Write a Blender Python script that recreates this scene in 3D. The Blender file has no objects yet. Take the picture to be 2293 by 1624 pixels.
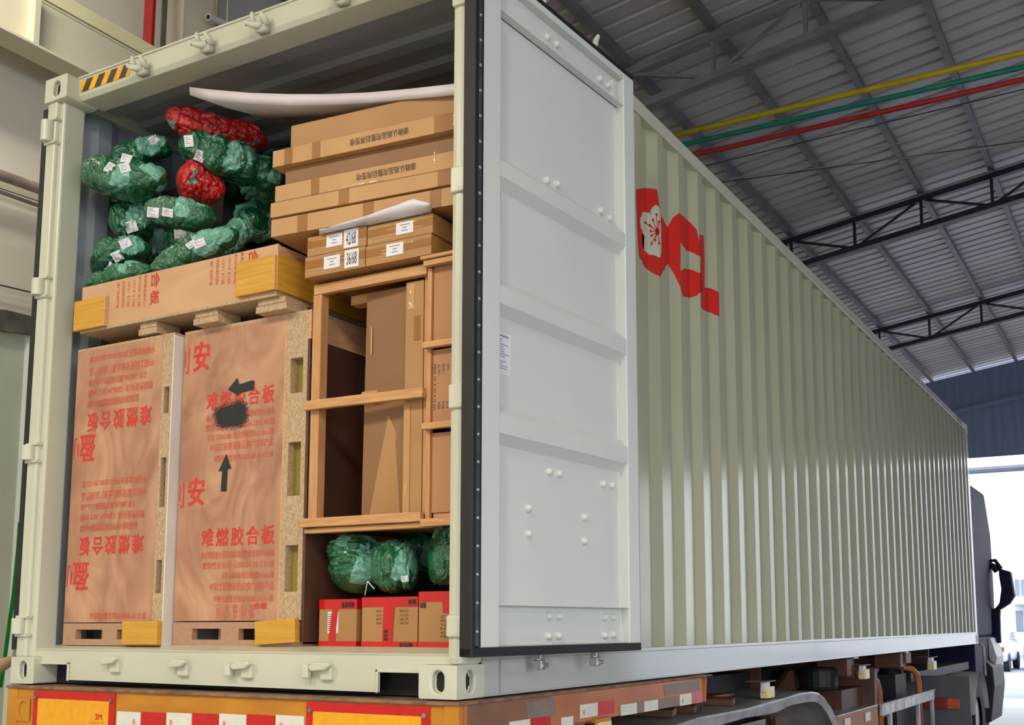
import bpy, bmesh, math, random
from mathutils import Vector, Matrix, noise
from mathutils.bvhtree import BVHTree

sc = bpy.context.scene
COL = sc.collection
# ---------------------------------------------------------------- camera
# frame: x = across the container (0 = its right side), y = along it, z = 0 at its underside; ground at z = -1.45
W_, H_ = 2293, 1624
CAM = Vector((2.161, -3.211, 0.259))
YAW, PITCH, ROLL, FPX, PPY, PPX = -0.511, 0.128, -0.002, 2452.6, 271.2, 78.3
_f = Vector((math.sin(YAW)*math.cos(PITCH), math.cos(YAW)*math.cos(PITCH), math.sin(PITCH)))
_r = Vector((math.cos(YAW), -math.sin(YAW), 0)); _u = _r.cross(_f)
RT = _r*math.cos(ROLL)+_u*math.sin(ROLL); UP = -_r*math.sin(ROLL)+_u*math.cos(ROLL); FW = _f
cam = bpy.data.cameras.new('camera'); camo = bpy.data.objects.new('camera', cam); COL.objects.link(camo)
M3 = Matrix((RT, UP, -FW)).transposed()
camo.matrix_world = Matrix.Translation(CAM) @ M3.to_4x4()
cam.sensor_fit = 'HORIZONTAL'; cam.sensor_width = 36; cam.lens = FPX/W_*36
cam.shift_x = -PPX/W_; cam.shift_y = PPY/W_; cam.clip_end = 500; cam.clip_start = 0.05
sc.camera = camo
# ---------------------------------------------------------------- world, light, exposure
sc.view_settings.view_transform = 'Standard'; sc.view_settings.look = 'None'
sc.view_settings.gamma = 1; sc.view_settings.use_curve_mapping = False
sc.view_settings.exposure = 0.55
world = bpy.data.worlds.new('world'); sc.world = world; world.use_nodes = True
wn = world.node_tree; wn.nodes.clear()
_o = wn.nodes.new('ShaderNodeOutputWorld'); _b = wn.nodes.new('ShaderNodeBackground')
_g = wn.nodes.new('ShaderNodeTexCoord'); _s = wn.nodes.new('ShaderNodeSeparateXYZ'); _c = wn.nodes.new('ShaderNodeValToRGB')
wn.links.new(_g.outputs['Generated'], _s.inputs[0]); wn.links.new(_s.outputs['Z'], _c.inputs[0])
_c.color_ramp.elements[0].position = 0.0; _c.color_ramp.elements[0].color = (.93, .95, 1, 1)
_c.color_ramp.elements[1].position = 0.5; _c.color_ramp.elements[1].color = (.82, .90, 1, 1)
wn.links.new(_c.outputs[0], _b.inputs[0]); _b.inputs[1].default_value = 3.3
wn.links.new(_b.outputs[0], _o.inputs[0])
sc.cycles.max_bounces = 7; sc.cycles.diffuse_bounces = 4; sc.cycles.glossy_bounces = 3
sc.cycles.caustics_reflective = False; sc.cycles.caustics_refractive = False

def area_light(name, loc, rot, sx, sy, power, col):
    l = bpy.data.lights.new(name, 'AREA'); l.shape = 'RECTANGLE'; l.size = sx; l.size_y = sy; l.energy = power; l.color = col
    o = bpy.data.objects.new(name, l); COL.objects.link(o); o.location = loc; o.rotation_euler = rot
    return o
# lamp added to brighten the left wall, then the strip lamps behind the photographer
area_light('ceiling_lamp_light', (-3.3, -.4, 4.9), (math.radians(25), math.radians(38), 0), 0.3, 1.4, 46, (1, .93, .80))
for lx in (-2.6, 1.6, 5.6):
    area_light('ceiling_lamp_light', (lx, -5.0, 4.35), (math.radians(12), 0, 0), 0.5, 1.6, 165, (1, .90, .72))

# ---------------------------------------------------------------- helpers
def ray(u, v):
    return RT*((u-W_/2-PPX)/FPX) + UP*(-(v-H_/2-PPY)/FPX) + FW
def PA(u, v, ax, val):
    d = ray(u, v); return CAM + d*((val-CAM[ax])/d[ax])
def PX(u, v, x): return PA(u, v, 0, x)
def PY(u, v, y): return PA(u, v, 1, y)
def PZ(u, v, z): return PA(u, v, 2, z)
def size_at(px, P): return px*((P-CAM).dot(FW))/FPX

def lin(c):
    return tuple(((x/255)/12.92 if x/255 <= .04045 else ((x/255+.055)/1.055)**2.4) for x in c)+(1,)
MT = {}
def mat(name, c1, c2=None, sc_=6, stretch=(1,1,1), rough=.5, rough2=None, metal=0, bump=0, bscale=None, distort=0, coat=0, lo=.35, hi=.65, kind='noise', detail=4, spec=.5, crough=.07):
    m = bpy.data.materials.new(name); m.use_nodes = True; nt = m.node_tree; N = nt.nodes; L = nt.links
    b = N['Principled BSDF']; b.inputs['Roughness'].default_value = rough; b.inputs['Metallic'].default_value = metal
    b.inputs['Specular IOR Level'].default_value = spec
    if coat: b.inputs['Coat Weight'].default_value = coat; b.inputs['Coat Roughness'].default_value = crough
    c2 = c2 or tuple(x*.93 for x in c1)
    tc = N.new('ShaderNodeTexCoord'); mp = N.new('ShaderNodeMapping'); mp.inputs['Scale'].default_value = stretch
    L.new(tc.outputs['Object'], mp.inputs[0])
    if kind == 'voronoi':
        t = N.new('ShaderNodeTexVoronoi'); t.inputs['Scale'].default_value = sc_
        fac = N.new('ShaderNodeSeparateColor'); L.new(t.outputs['Color'], fac.inputs[0]); out = fac.outputs[0]
    else:
        t = N.new('ShaderNodeTexNoise'); t.inputs['Scale'].default_value = sc_; t.inputs['Detail'].default_value = detail
        t.inputs['Distortion'].default_value = distort; out = t.outputs['Fac']
    L.new(mp.outputs[0], t.inputs['Vector'])
    r = N.new('ShaderNodeValToRGB'); r.color_ramp.elements[0].position = lo; r.color_ramp.elements[1].position = hi
    r.color_ramp.elements[0].color = lin(c1); r.color_ramp.elements[1].color = lin(c2)
    L.new(out, r.inputs[0]); L.new(r.outputs[0], b.inputs['Base Color'])
    if rough2 is not None:
        mr = N.new('ShaderNodeMapRange'); mr.inputs[1].default_value = lo; mr.inputs[2].default_value = hi
        mr.inputs[3].default_value = rough; mr.inputs[4].default_value = rough2
        L.new(out, mr.inputs[0]); L.new(mr.outputs[0], b.inputs['Roughness'])
    if bump:
        n2 = N.new('ShaderNodeTexNoise'); n2.inputs['Scale'].default_value = bscale or sc_*2; n2.inputs['Detail'].default_value = 3
        L.new(mp.outputs[0], n2.inputs['Vector'])
        bp = N.new('ShaderNodeBump'); bp.inputs['Strength'].default_value = bump; bp.inputs['Distance'].default_value = .01
        L.new(n2.outputs['Fac'], bp.inputs['Height']); L.new(bp.outputs[0], b.inputs['Normal'])
    MT[name] = m; return m

mat('shell_paint', (205,205,184), (199,199,178), 2, rough=.33, bump=.03, bscale=6)
mat('wall_paint', (178,179,153), (173,174,148), 1.2, coat=.62, rough=.55, spec=.15, crough=.16)
mat('rail_paint', (188,192,184), (182,186,180), 1.2, rough=.4, coat=.8)
mat('door_paint', (214,219,213), (209,214,209), 1.5, rough=.38, bump=.03, bscale=5)
mat('inner_shade_paint', (150,158,166), (142,150,160), 2, rough=.35)  # same wall paint, with the cool dim light inside put into its colour
mat('roof_inner', (160,160,162), (150,150,152), 2, rough=.5)
mat('rubber', (20,21,23), (28,29,31), 8, rough=.55)
mat('dark_metal', (84,88,92), (66,70,76), 12, rough=.4, metal=.3)
mat('cam_steel', (190,190,186), (150,150,148), 20, rough=.3, metal=.7)
mat('black', (10,10,11), (16,16,17), 5, rough=.7)
mat('hazard_yellow', (246,176,12), rough=.35); mat('hazard_black', (52,50,48), rough=.4)
mat('logo_red', (216,40,26), (208,36,24), 2, rough=.35)
mat('plywood', (160,110,84), (204,156,122), 2.4, stretch=(1.5,2,.8), distort=2.2, rough=.42, bump=.03, bscale=30, lo=.3, hi=.68, detail=3)
mat('plywood_pale', (198,154,114), (212,170,128), 2.0, stretch=(.8,2,3), distort=1.2, rough=.42, lo=.3, hi=.7)
mat('veneer_edge', (214,168,122), (196,146,104), 14, stretch=(1,1,6), rough=.55)
mat('chipboard', (196,170,134), (172,142,106), 170, stretch=(1,1,.6), rough=.6, kind='voronoi', lo=.05, hi=.95, bump=.1, bscale=90)
mat('chip_rail', (186,146,114), (168,128,100), 60, stretch=(.5,1,1.2), rough=.6, lo=.2, hi=.8, bump=.08, bscale=80)
mat('yellow_board', (214,160,58), (198,144,44), 7, stretch=(.5,1,9), distort=.3, rough=.45)
mat('green_slot', (150,134,52), (132,118,44), 5, rough=.6)
mat('pale_slot', (160,172,160), (150,162,150), 5, rough=.6)
mat('white_board', (218,214,204), (210,206,196), 3, rough=.4)
mat('shade_toned_ply', (44,32,28), (36,27,24), 5, rough=.5)  # near-black ply, the deep shade of the load put into its colour
mat('film_ply', (92,60,48), (80,52,42), 5, rough=.35)
mat('pine_x', (212,162,108), (184,130,80), 5, stretch=(1.2,8,16), distort=.6, rough=.5, lo=.3, hi=.75)
mat('pine_z', (208,156,104), (180,126,78), 5, stretch=(16,8,1.2), distort=.6, rough=.5, lo=.3, hi=.75)
mat('cardboard', (180,134,84), (170,125,76), 3, rough=.55, bump=.05, bscale=14)
mat('cardboard_light', (194,148,94), (184,138,84), 3, rough=.5, bump=.06, bscale=12)
mat('cardboard_dark', (146,106,70), (136,98,64), 3, rough=.55, bump=.05, bscale=14)
mat('cardboard_pink', (184,132,92), (176,124,86), 3, rough=.6, bump=.05, bscale=14)
mat('tape_brown', (158,106,50), (148,98,44), 6, rough=.42, spec=.3, bump=.25, bscale=22)
mat('tape_gloss', (206,164,112), (192,150,98), 9, rough=.16, bump=.6, bscale=30)
mat('tape_red', (206,24,22), (190,16,18), 6, rough=.16, bump=.25, bscale=18, coat=.3)
mat('paper', (232,230,232), (224,222,226), 4, rough=.5)
mat('foam_sheet', (226,216,220), (214,204,210), 3, rough=.6)
mat('ink_red', (214,66,54), (200,52,44), 30, rough=.5)
mat('ink_faded', (216,100,74), (206,84,62), 30, rough=.5)
mat('ink_black', (30,28,30), (40,36,36), 20, rough=.5)
mat('ink_brown', (92,66,44), (104,76,52), 20, rough=.5)
mat('ink_grey', (140,140,150), rough=.5)
mat('spray_black', (26,28,32), (34,36,40), 10, rough=.35)
mat('trailer_yellow', (204,138,34), (178,108,24), 4, stretch=(1,1,3), rough=.4, bump=.05, lo=.3, hi=.7)
mat('trailer_orange', (200,118,58), (160,92,56), 3, stretch=(1,.6,1), rough=.42, lo=.35, hi=.75, bump=.08)
mat('rust', (146,100,72), (108,76,60), 7, stretch=(1,.5,1), rough=.6, lo=.3, hi=.7, bump=.2)
mat('rust_top', (150,112,84), (96,74,62), 16, rough=.7, lo=.3, hi=.7, bump=.3)
mat('primer_patch', (140,116,104), (120,108,104), 9, rough=.5)
mat('chassis_brown', (118,70,48), (70,48,42), 3, rough=.55, lo=.3, hi=.7, bump=.15)
mat('chassis_dark', (34,34,40), (26,26,30), 3, rough=.6)
mat('refl_white', (224,222,208), (214,212,200), 20, rough=.3); mat('refl_red', (204,22,26), (192,18,22), 20, rough=.25)
mat('refl_yellow', (240,170,20), (232,160,16), 30, rough=.25)
mat('alu', (186,188,190), (150,152,156), 5, stretch=(1,1,1), rough=.35, metal=.25, bump=.15, bscale=9)
mat('tyre', (24,25,28), (32,33,36), 8, rough=.75, bump=.2)
mat('hub_steel', (150,150,152), (120,120,124), 6, rough=.4, metal=.5)
mat('lamp_lens', (232,216,140), (222,206,130), 6, rough=.3)
mat('tank_grey', (92,96,104), (84,88,96), 3, rough=.5)
mat('tail_red', (150,40,40), rough=.35); mat('tail_orange', (206,92,46), rough=.35)
mat('cab_blue', (38,42,78), (34,38,70), 2, rough=.6, spec=.1)
mat('white_plastic', (216,214,220), (206,204,212), 3, rough=.35)
mat('roof_sheet', (216,210,206), (184,176,172), 1.1, stretch=(.5,3,1), rough=.45, lo=.3, hi=.75)
mat('purlin_steel', (150,142,142), (126,118,120), 3, rough=.5)
mat('truss_steel', (44,46,54), (36,38,46), 3, rough=.5)
mat('plaster', (220,213,196), (208,201,186), .8, rough=.75, lo=.3, hi=.75)
mat('gable_sheet', (128,140,170), (116,128,158), 1.5, stretch=(6,1,.4), rough=.6)  # the haze by the gate is put into this blue-grey
mat('cream_paint', (216,210,184), (206,200,174), 2, rough=.45)
mat('cream_bright', (232,224,180), (224,216,172), 2, rough=.45)
mat('wall_sheet', (196,202,188), (188,194,180), 3, rough=.5)
mat('pipe_grime', (170,150,134), (120,106,98), 5, rough=.55, lo=.3, hi=.7)
mat('red_paint', (168,36,34), (150,30,30), 5, rough=.4)
mat('grime_and_shade', (110,106,100), (70,68,64), 7, rough=.8, lo=.3, hi=.7)  # for the torn wall band and the painted shade of the recess
mat('wire', (70,70,72), rough=.5); mat('wire_pale', (170,172,176), rough=.5)
mat('pipe_yellow', (240,212,50), (226,196,40), 9, rough=.4); mat('pipe_green', (40,160,138), (30,148,128), 9, rough=.4); mat('pipe_red', (208,60,62), (194,50,54), 9, rough=.4)
mat('concrete', (186,184,180), (168,166,162), .9, rough=.5, lo=.3, hi=.7, bump=.03)
mat('yard', (132,136,150), (118,122,136), .5, rough=.7, lo=.3, hi=.7)
mat('render_wall', (210,208,206), (200,198,198), .3, rough=.8)
mat('glass_blue', (104,116,128), (96,108,122), 1, rough=.1)
mat('car_white', (226,228,236), (220,222,230), 2, rough=.2, coat=.5)
mat('car_silver', (196,198,212), (188,190,206), 2, rough=.2, coat=.5)
mat('strap_green', (40,140,60), (34,128,54), 9, rough=.3)
mat('skin_tan', (196,160,128), (188,150,118), 6, rough=.6)
mat('floor_ply', (88,66,50), (76,56,44), 4, stretch=(6,1,1), rough=.6)

def sack_mat(name, film, cloth, thr=.5):
    m = bpy.data.materials.new(name); m.use_nodes = True; nt = m.node_tree; N = nt.nodes; L = nt.links
    b = N['Principled BSDF']; tc = N.new('ShaderNodeTexCoord')
    nz = N.new('ShaderNodeTexNoise'); nz.inputs['Scale'].default_value = 5; nz.inputs['Detail'].default_value = 3
    mx = N.new('ShaderNodeMixRGB'); mx.blend_type = 'ADD'; mx.inputs[0].default_value = .11
    L.new(tc.outputs['Object'], nz.inputs['Vector']); L.new(tc.outputs['Object'], mx.inputs[1]); L.new(nz.outputs['Color'], mx.inputs[2])
    vo = N.new('ShaderNodeTexVoronoi'); vo.inputs['Scale'].default_value = 11
    L.new(mx.outputs[0], vo.inputs['Vector'])
    sp = N.new('ShaderNodeSeparateColor'); L.new(vo.outputs['Color'], sp.inputs[0])
    r = N.new('ShaderNodeValToRGB'); e = r.color_ramp.elements; e[0].position = thr-.01; e[0].color = lin(film); e[1].position = thr+.01; e[1].color = lin(cloth)
    L.new(sp.outputs[0], r.inputs[0]); L.new(r.outputs[0], b.inputs['Base Color'])
    b.inputs['Roughness'].default_value = .22
    n2 = N.new('ShaderNodeTexNoise'); n2.inputs['Scale'].default_value = 22; n2.inputs['Detail'].default_value = 4; n2.inputs['Distortion'].default_value = 2
    L.new(tc.outputs['Object'], n2.inputs['Vector'])
    bp = N.new('ShaderNodeBump'); bp.inputs['Strength'].default_value = .8; bp.inputs['Distance'].default_value = .02
    L.new(n2.outputs['Fac'], bp.inputs['Height']); L.new(bp.outputs[0], b.inputs['Normal']); L.new(bp.outputs[0], b.inputs['Coat Normal'])
    b.inputs['Coat Weight'].default_value = 1; b.inputs['Coat Roughness'].default_value = .05
    MT[name] = m
sack_mat('sack_green', (0,96,56), (108,174,150), .72)
sack_mat('sack_red', (206,22,20), (96,160,144), .88)

ORG = {}
def setp(o, label=None, cat=None, group=None, kind=None):
    if label: o['label'] = label
    if cat: o['category'] = cat
    if group: o['group'] = group
    if kind: o['kind'] = kind
    return o
def thing(name, loc, label, cat, group=None):
    o = bpy.data.objects.new(name, None); COL.objects.link(o); o.location = loc; o.empty_display_size = .1
    ORG[o] = Vector(loc); return setp(o, label, cat, group)

class MB:
    def __init__(s): s.v = []; s.f = []; s.mi = []; s.mats = []
    def m(s, k):
        if k not in s.mats: s.mats.append(k)
        return s.mats.index(k)
    def mesh(s, vs, fs, k, M=None):
        b = len(s.v); i = s.m(k)
        for v in vs:
            v = Vector(v); s.v.append(M @ v if M is not None else v)
        for f in fs: s.f.append([b+j for j in f]); s.mi.append(i)
        return s
    def box(s, x0, x1, y0, y1, z0, z1, k, M=None):
        return s.mesh([(x0,y0,z0),(x1,y0,z0),(x1,y1,z0),(x0,y1,z0),(x0,y0,z1),(x1,y0,z1),(x1,y1,z1),(x0,y1,z1)],
                      [(0,3,2,1),(4,5,6,7),(0,1,5,4),(1,2,6,5),(2,3,7,6),(3,0,4,7)], k, M)
    def prism(s, pts, ax, a, b, k, M=None):
        def P(p, t): return {'x': (t,p[0],p[1]), 'y': (p[0],t,p[1]), 'z': (p[0],p[1],t)}[ax]
        n = len(pts); vs = [P(p,a) for p in pts]+[P(p,b) for p in pts]
        fs = [tuple(range(n))[::-1], tuple(range(n,2*n))]+[(i,(i+1)%n,n+(i+1)%n,n+i) for i in range(n)]
        return s.mesh(vs, fs, k, M)
    def sheet(s, prof, ax, a, b, k, th=0, M=None):
        # prof: open polyline of 2-D points swept along axis ax from a to b
        def P(p, t): return {'x': (t,p[0],p[1]), 'y': (p[0],t,p[1]), 'z': (p[0],p[1],t)}[ax]
        n = len(prof); vs = [P(p,a) for p in prof]+[P(p,b) for p in prof]
        return s.mesh(vs, [(i,i+1,n+i+1,n+i) for i in range(n-1)], k, M)
    def tube(s, pts, r, k, seg=10, cap=True):
        pts = [Vector(p) for p in pts]; n = len(pts); rs = r if isinstance(r, (list,tuple)) else [r]*n
        vs = []; prev = None
        for i, p in enumerate(pts):
            t = (pts[min(i+1,n-1)]-pts[max(i-1,0)]).normalized()
            a = prev if prev is not None else (Vector((0,0,1)) if abs(t.z) < .9 else Vector((1,0,0)))
            a = (a - t*a.dot(t)).normalized(); prev = a; b = t.cross(a)
            for j in range(seg):
                q = 2*math.pi*j/seg; vs.append(p+(a*math.cos(q)+b*math.sin(q))*rs[i])
        fs = [(i*seg+j, i*seg+(j+1)%seg, (i+1)*seg+(j+1)%seg, (i+1)*seg+j) for i in range(n-1) for j in range(seg)]
        if cap: fs += [tuple(range(seg))[::-1], tuple(range((n-1)*seg, n*seg))]
        return s.mesh(vs, fs, k)
    def beam(s, p, q, w, h, k):
        p = Vector(p); q = Vector(q); t = (q-p).normalized(); a = t.cross(Vector((0,0,1)))
        a = a.normalized() if a.length > .01 else Vector((1,0,0)); b = a.cross(t)
        vs = [c+a*(i*w/2)+b*(j*h/2) for c in (p,q) for i,j in ((-1,-1),(1,-1),(1,1),(-1,1))]
        return s.mesh(vs, [(0,1,2,3),(7,6,5,4),(0,4,5,1),(1,5,6,2),(2,6,7,3),(3,7,4,0)], k)
    def quad(s, a, b, c, d, k): return s.mesh([a,b,c,d], [(0,1,2,3)], k)
    def build(s, name, parent=None, bevel=0, smooth=False, seg=2, recalc=True, org=None):
        if parent is not None: org = ORG[parent]
        elif org is None:
            xs = [v.x for v in s.v]; ys = [v.y for v in s.v]; zs = [v.z for v in s.v]
            org = Vector(((min(xs)+max(xs))/2, (min(ys)+max(ys))/2, min(zs)))
        me = bpy.data.meshes.new(name); me.from_pydata([v-org for v in s.v], [], s.f)
        for k in s.mats: me.materials.append(MT[k])
        me.polygons.foreach_set('material_index', s.mi)
        if recalc:
            bm = bmesh.new(); bm.from_mesh(me); bmesh.ops.recalc_face_normals(bm, faces=bm.faces); bm.to_mesh(me); bm.free()
        if smooth: me.polygons.foreach_set('use_smooth', [True]*len(me.polygons))
        me.update()
        o = bpy.data.objects.new(name, me); COL.objects.link(o); ORG[o] = Vector(org)
        if parent is not None: o.parent = parent
        else: o.location = org
        if bevel:
            bv = o.modifiers.new('bevel', 'BEVEL'); bv.width = bevel; bv.segments = seg; bv.limit_method = 'ANGLE'; bv.angle_limit = math.radians(40)
        return o
def part(name, parent, *boxes, bevel=.002, k=None):
    b = MB()
    for q in boxes: b.box(*q)
    return b.build(name, parent, bevel=bevel)

# lettering -> flat ink geometry, joined into the mesh that carries it
_TX = {}
def glyphs(t, bold=.0):
    key = (t, bold)
    if key not in _TX:
        c = bpy.data.curves.new('t', 'FONT'); c.body = t; c.resolution_u = 2; c.offset = bold; c.size = 1
        o = bpy.data.objects.new('t', c); COL.objects.link(o)
        me = bpy.data.meshes.new_from_object(o.evaluated_get(bpy.context.evaluated_depsgraph_get()))
        vs = [v.co.copy() for v in me.vertices]; fs = [tuple(p.vertices) for p in me.polygons]
        bpy.data.objects.remove(o); bpy.data.curves.remove(c); bpy.data.meshes.remove(me)
        x0 = min(v.x for v in vs); x1 = max(v.x for v in vs); y0 = min(v.y for v in vs); y1 = max(v.y for v in vs)
        _TX[key] = ([((v.x-x0)/(x1-x0), (v.y-y0)/(y1-y0)) for v in vs], fs)
    return _TX[key]
def write(mb, t, o, right, up, w, h, k, bold=.015, clip=None):
    """text t in the rectangle with corner o, sides right*w and up*h"""
    vs, fs = glyphs(t, 0); o = Vector(o); right = Vector(right); up = Vector(up); nr = right.cross(up)*.00012
    n = max(1, len(t)); dx = w/n*bold*1.3; dy = h*bold*.9
    for i, (a, c) in enumerate(((0,0),(1,0),(0,1),(1,1)) if bold > .02 else ((0,0),(1,.6))):
        mb.mesh([o+right*(x*(w-dx)+a*dx)+up*(y*(h-dy)+c*dy)+nr*i for x, y in vs], fs, k)
def wfront(mb, t, x0, x1, z0, z1, y, k, turn=0, bold=.015):
    """text on a face that looks along -y; turn in quarter turns clockwise"""
    if turn == 0: write(mb, t, (x0,y,z0), (1,0,0), (0,0,1), x1-x0, z1-z0, k, bold)
    elif turn == 2: write(mb, t, (x1,y,z1), (-1,0,0), (0,0,-1), x1-x0, z1-z0, k, bold)
    elif turn == 1: write(mb, t, (x0,y,z1), (0,0,-1), (1,0,0), z1-z0, x1-x0, k, bold)
# ================================================================ SHIPPING CONTAINER
CW, CL, CH = 2.438, 12.192, 2.896
con = thing('shipping_container', (-CW/2, CL/2, 0), 'long pale green shipping container with doors open on a packed load', 'shipping container')
def ring_hole(mb, c, right, up, w, h, hw, hh, n, depth, k, kd='black'):
    """rectangular face centred c with an upright oval hole and its tube going in along n"""
    c = Vector(c); right = Vector(right); up = Vector(up); n = Vector(n); N = 32
    def oval(a):
        x = math.cos(a)*hw; y = math.sin(a)*hw; return x, y+(hh-hw)*(1 if y > 0 else -1 if y < 0 else 0)
    outer = []; inner = []
    for i in range(N):
        a = 2*math.pi*(i+.5)/N; x, y = oval(a); inner.append((x,y))
        s = min((w/2)/max(abs(math.cos(a)),1e-6), (h/2)/max(abs(math.sin(a)),1e-6)); outer.append((math.cos(a)*s, math.sin(a)*s))
    # make sure the four corners are hit
    for sx in (-1,1):
        for sy in (-1,1):
            j = min(range(N), key=lambda i: (outer[i][0]-sx*w/2)**2+(outer[i][1]-sy*h/2)**2); outer[j] = (sx*w/2, sy*h/2)
    P = lambda p: c+right*p[0]+up*p[1]
    vs = [P(p) for p in outer]+[P(p) for p in inner]+[P(p)+n*depth for p in inner]
    mb.mesh(vs, [(i,(i+1)%N,N+(i+1)%N,N+i) for i in range(N)]+[(N+i,N+(i+1)%N,2*N+(i+1)%N,2*N+i) for i in range(N)], k)
    mb.mesh([P(p)+n*depth for p in inner], [tuple(range(N))], kd)  # black disc at the tube end paints in the dark of the hollow
def casting(x, y, z, sx, sy, top):
    """x,y = outer corner; sx, sy point inward"""
    mb = MB(); k = 'shell_paint'; a, b, h = .162, .178, .118
    x1 = x+sx*a; y1 = y+sy*b; z1 = z+h
    c = Vector((x+sx*a/2, y, z+h/2))
    ring_hole(mb, c, (1,0,0), (0,0,1), a, h, .0255, .0395, (0,sy,0), .026, k)
    ring_hole(mb, (x, y+sy*b/2, z+h/2), (0,1,0), (0,0,1), b, h, .0255, .0395, (sx,0,0), .026, k)
    mb.quad((x1,y,z),(x1,y1,z),(x1,y1,z1),(x1,y,z1), k); mb.quad((x,y1,z),(x1,y1,z),(x1,y1,z1),(x,y1,z1), k)
    mb.quad((x,y,z),(x1,y,z),(x1,y1,z),(x,y1,z), k); mb.quad((x,y,z1),(x1,y,z1),(x1,y1,z1),(x,y1,z1), k)
    bm_o = mb.build('corner_casting', con)
    me = bm_o.data; bm = bmesh.new(); bm.from_mesh(me); bmesh.ops.remove_doubles(bm, verts=bm.verts, dist=.0003)
    bmesh.ops.recalc_face_normals(bm, faces=bm.faces); bm.to_mesh(me); bm.free()
    bv = bm_o.modifiers.new('bevel','BEVEL'); bv.width = .008; bv.segments = 3; bv.limit_method = 'ANGLE'; bv.angle_limit = math.radians(50)
for zz, tp in ((0,0),(CH-.118,1)):
    casting(0, 0, zz, -1, 1, tp); casting(-CW, 0, zz, 1, 1, tp); casting(0, CL, zz, -1, -1, tp); casting(-CW, CL, zz, 1, -1, tp)

# rear posts: outer column with its jamb
part('corner_post', con, (-CW+.008,-CW+.078,.012,.10,.115,CH-.115,'shell_paint'), (-CW+.03,-CW+.108,.034,.152,.115,CH-.115,'shell_paint'), bevel=.01)
part('corner_post', con, (-.052,.022,.006,.15,.115,CH-.115,'shell_paint'), bevel=.028)
for cx in (0,-CW):
    s = -1 if cx == 0 else 1
    part('corner_post', con, (min(cx+s*.004,cx+s*.15),max(cx+s*.004,cx+s*.15),CL-.17,CL-.006,.115,CH-.115,'rail_paint'), bevel=.01)
# hinge lugs on the posts
for z0, z1 in ((2.575,2.68),(1.84,1.94),(1.03,1.12),(.215,.292)):
    b = MB(); b.box(-.044,.027,-.007,.03,z0,z1,'shell_paint'); o = b.build('hinge', con, bevel=.007)
    b = MB(); b.box(-.012,.021,-.0085,-.006,z0+.014,z1-.014,'shell_paint'); b.build('hinge_plate', o, bevel=.002)
for z0, z1 in ((2.575,2.68),(1.81,1.89),(1.02,1.09),(.221,.292)):
    b = MB(); b.tube([(-CW+.035,.0,z0),(-CW+.035,.0,z1)], .03, 'shell_paint', 20)
    b.box(-CW+.01,-CW+.09,.0,.03,z0-.012,z0,'shell_paint'); b.box(-CW+.01,-CW+.09,.0,.03,z1,z1+.012,'shell_paint')
    b.build('hinge', con, bevel=.002)
# header
HZ0, HZ1, HY = 2.786, 2.892, .066
b = MB(); b.prism([(HY,HZ1),(HY,2.806),(HY+.018,HZ0),(HY+.15,HZ0+.004),(HY+.15,HZ1)], 'x', -CW+.155, -.155, 'shell_paint')
b.box(-CW+.155,-.155,HY-.006,HY+.16,HZ1,HZ1+.010,'shell_paint'); b.build('door_header', con, bevel=.004)
# hazard stripes at the header's left end
def stripes(name, origin, right, up, w, h, n):
    o = Vector(origin); r = Vector(right); u = Vector(up); mb = MB()
    nrm = r.cross(u); 
    mb.quad(o, o+r*w, o+r*w+u*h, o+u*h, 'hazard_yellow')
    p = w/n; sl = h*.55
    for i in range(n+1):
        xa = i*p+p*.15; pts = [(xa,0),(xa+p*.5,0),(xa+p*.5+sl,h),(xa+sl,h)]
        # clip to the rectangle
        poly = [(min(max(x,0),w),y) for x,y in pts]
        if poly[0][0] >= w-1e-4: 
            continue
        mb.mesh([o+r*x+u*y+nrm*.0012 for x,y in poly], [(0,1,2,3)], 'hazard_black')
    return mb.build(name, con, recalc=False)
a = PY(180,205,HY-.002); bb = PY(290,163,HY-.002)
stripes('hazard_decal', (a.x,HY-.002,2.819), (1,0,0), (0,0,1), bb.x-a.x, .060, 4)
stripes('hazard_decal', (.0015,11.35,2.832), (0,1,0), (0,0,1), .34, .055, 4)
# cam keepers on header (hooked) and sill
def keeper(x, z, y, up=1):
    b = MB(); k = 'shell_paint'; s = 1.0
    P = lambda a,c,d: (x+a*s, y+c*s, z+d*s)
    b.prism([(x-.020*s,z-.036*s),(x+.030*s,z-.036*s),(x+.036*s,z+.010*s),(x+.010*s,z+.022*s),(x-.016*s,z+.006*s)], 'y', y-.034*s, y+.004, k)
    b.tube([P(-.060,-.050,-.004),P(-.050,-.058,.004),P(-.030,-.054,-.008),P(-.008,-.042,-.012),P(.016,-.030,-.006)], [.004*s,.010*s,.013*s,.016*s,.018*s], k, 12)
    b.tube([P(-.022,-.034,.0),P(-.026,-.050,.020),P(-.020,-.056,.040),P(-.018,-.056,.046)], [.014*s,.012*s,.009*s,.004*s], k, 12)
    b.tube([P(.034,-.020,-.012),P(.032,-.038,.014),P(.026,-.048,.026),P(.022,-.050,.032)], [.015*s,.015*s,.012*s,.006*s], k, 12)
    return b.build('cam_keeper', con, smooth=True)
for u, v in ((313,150),(458,92),(582,42),(760,-32)):
    p = PY(u,v,HY-.03); keeper(p.x, 2.822, HY)
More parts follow.
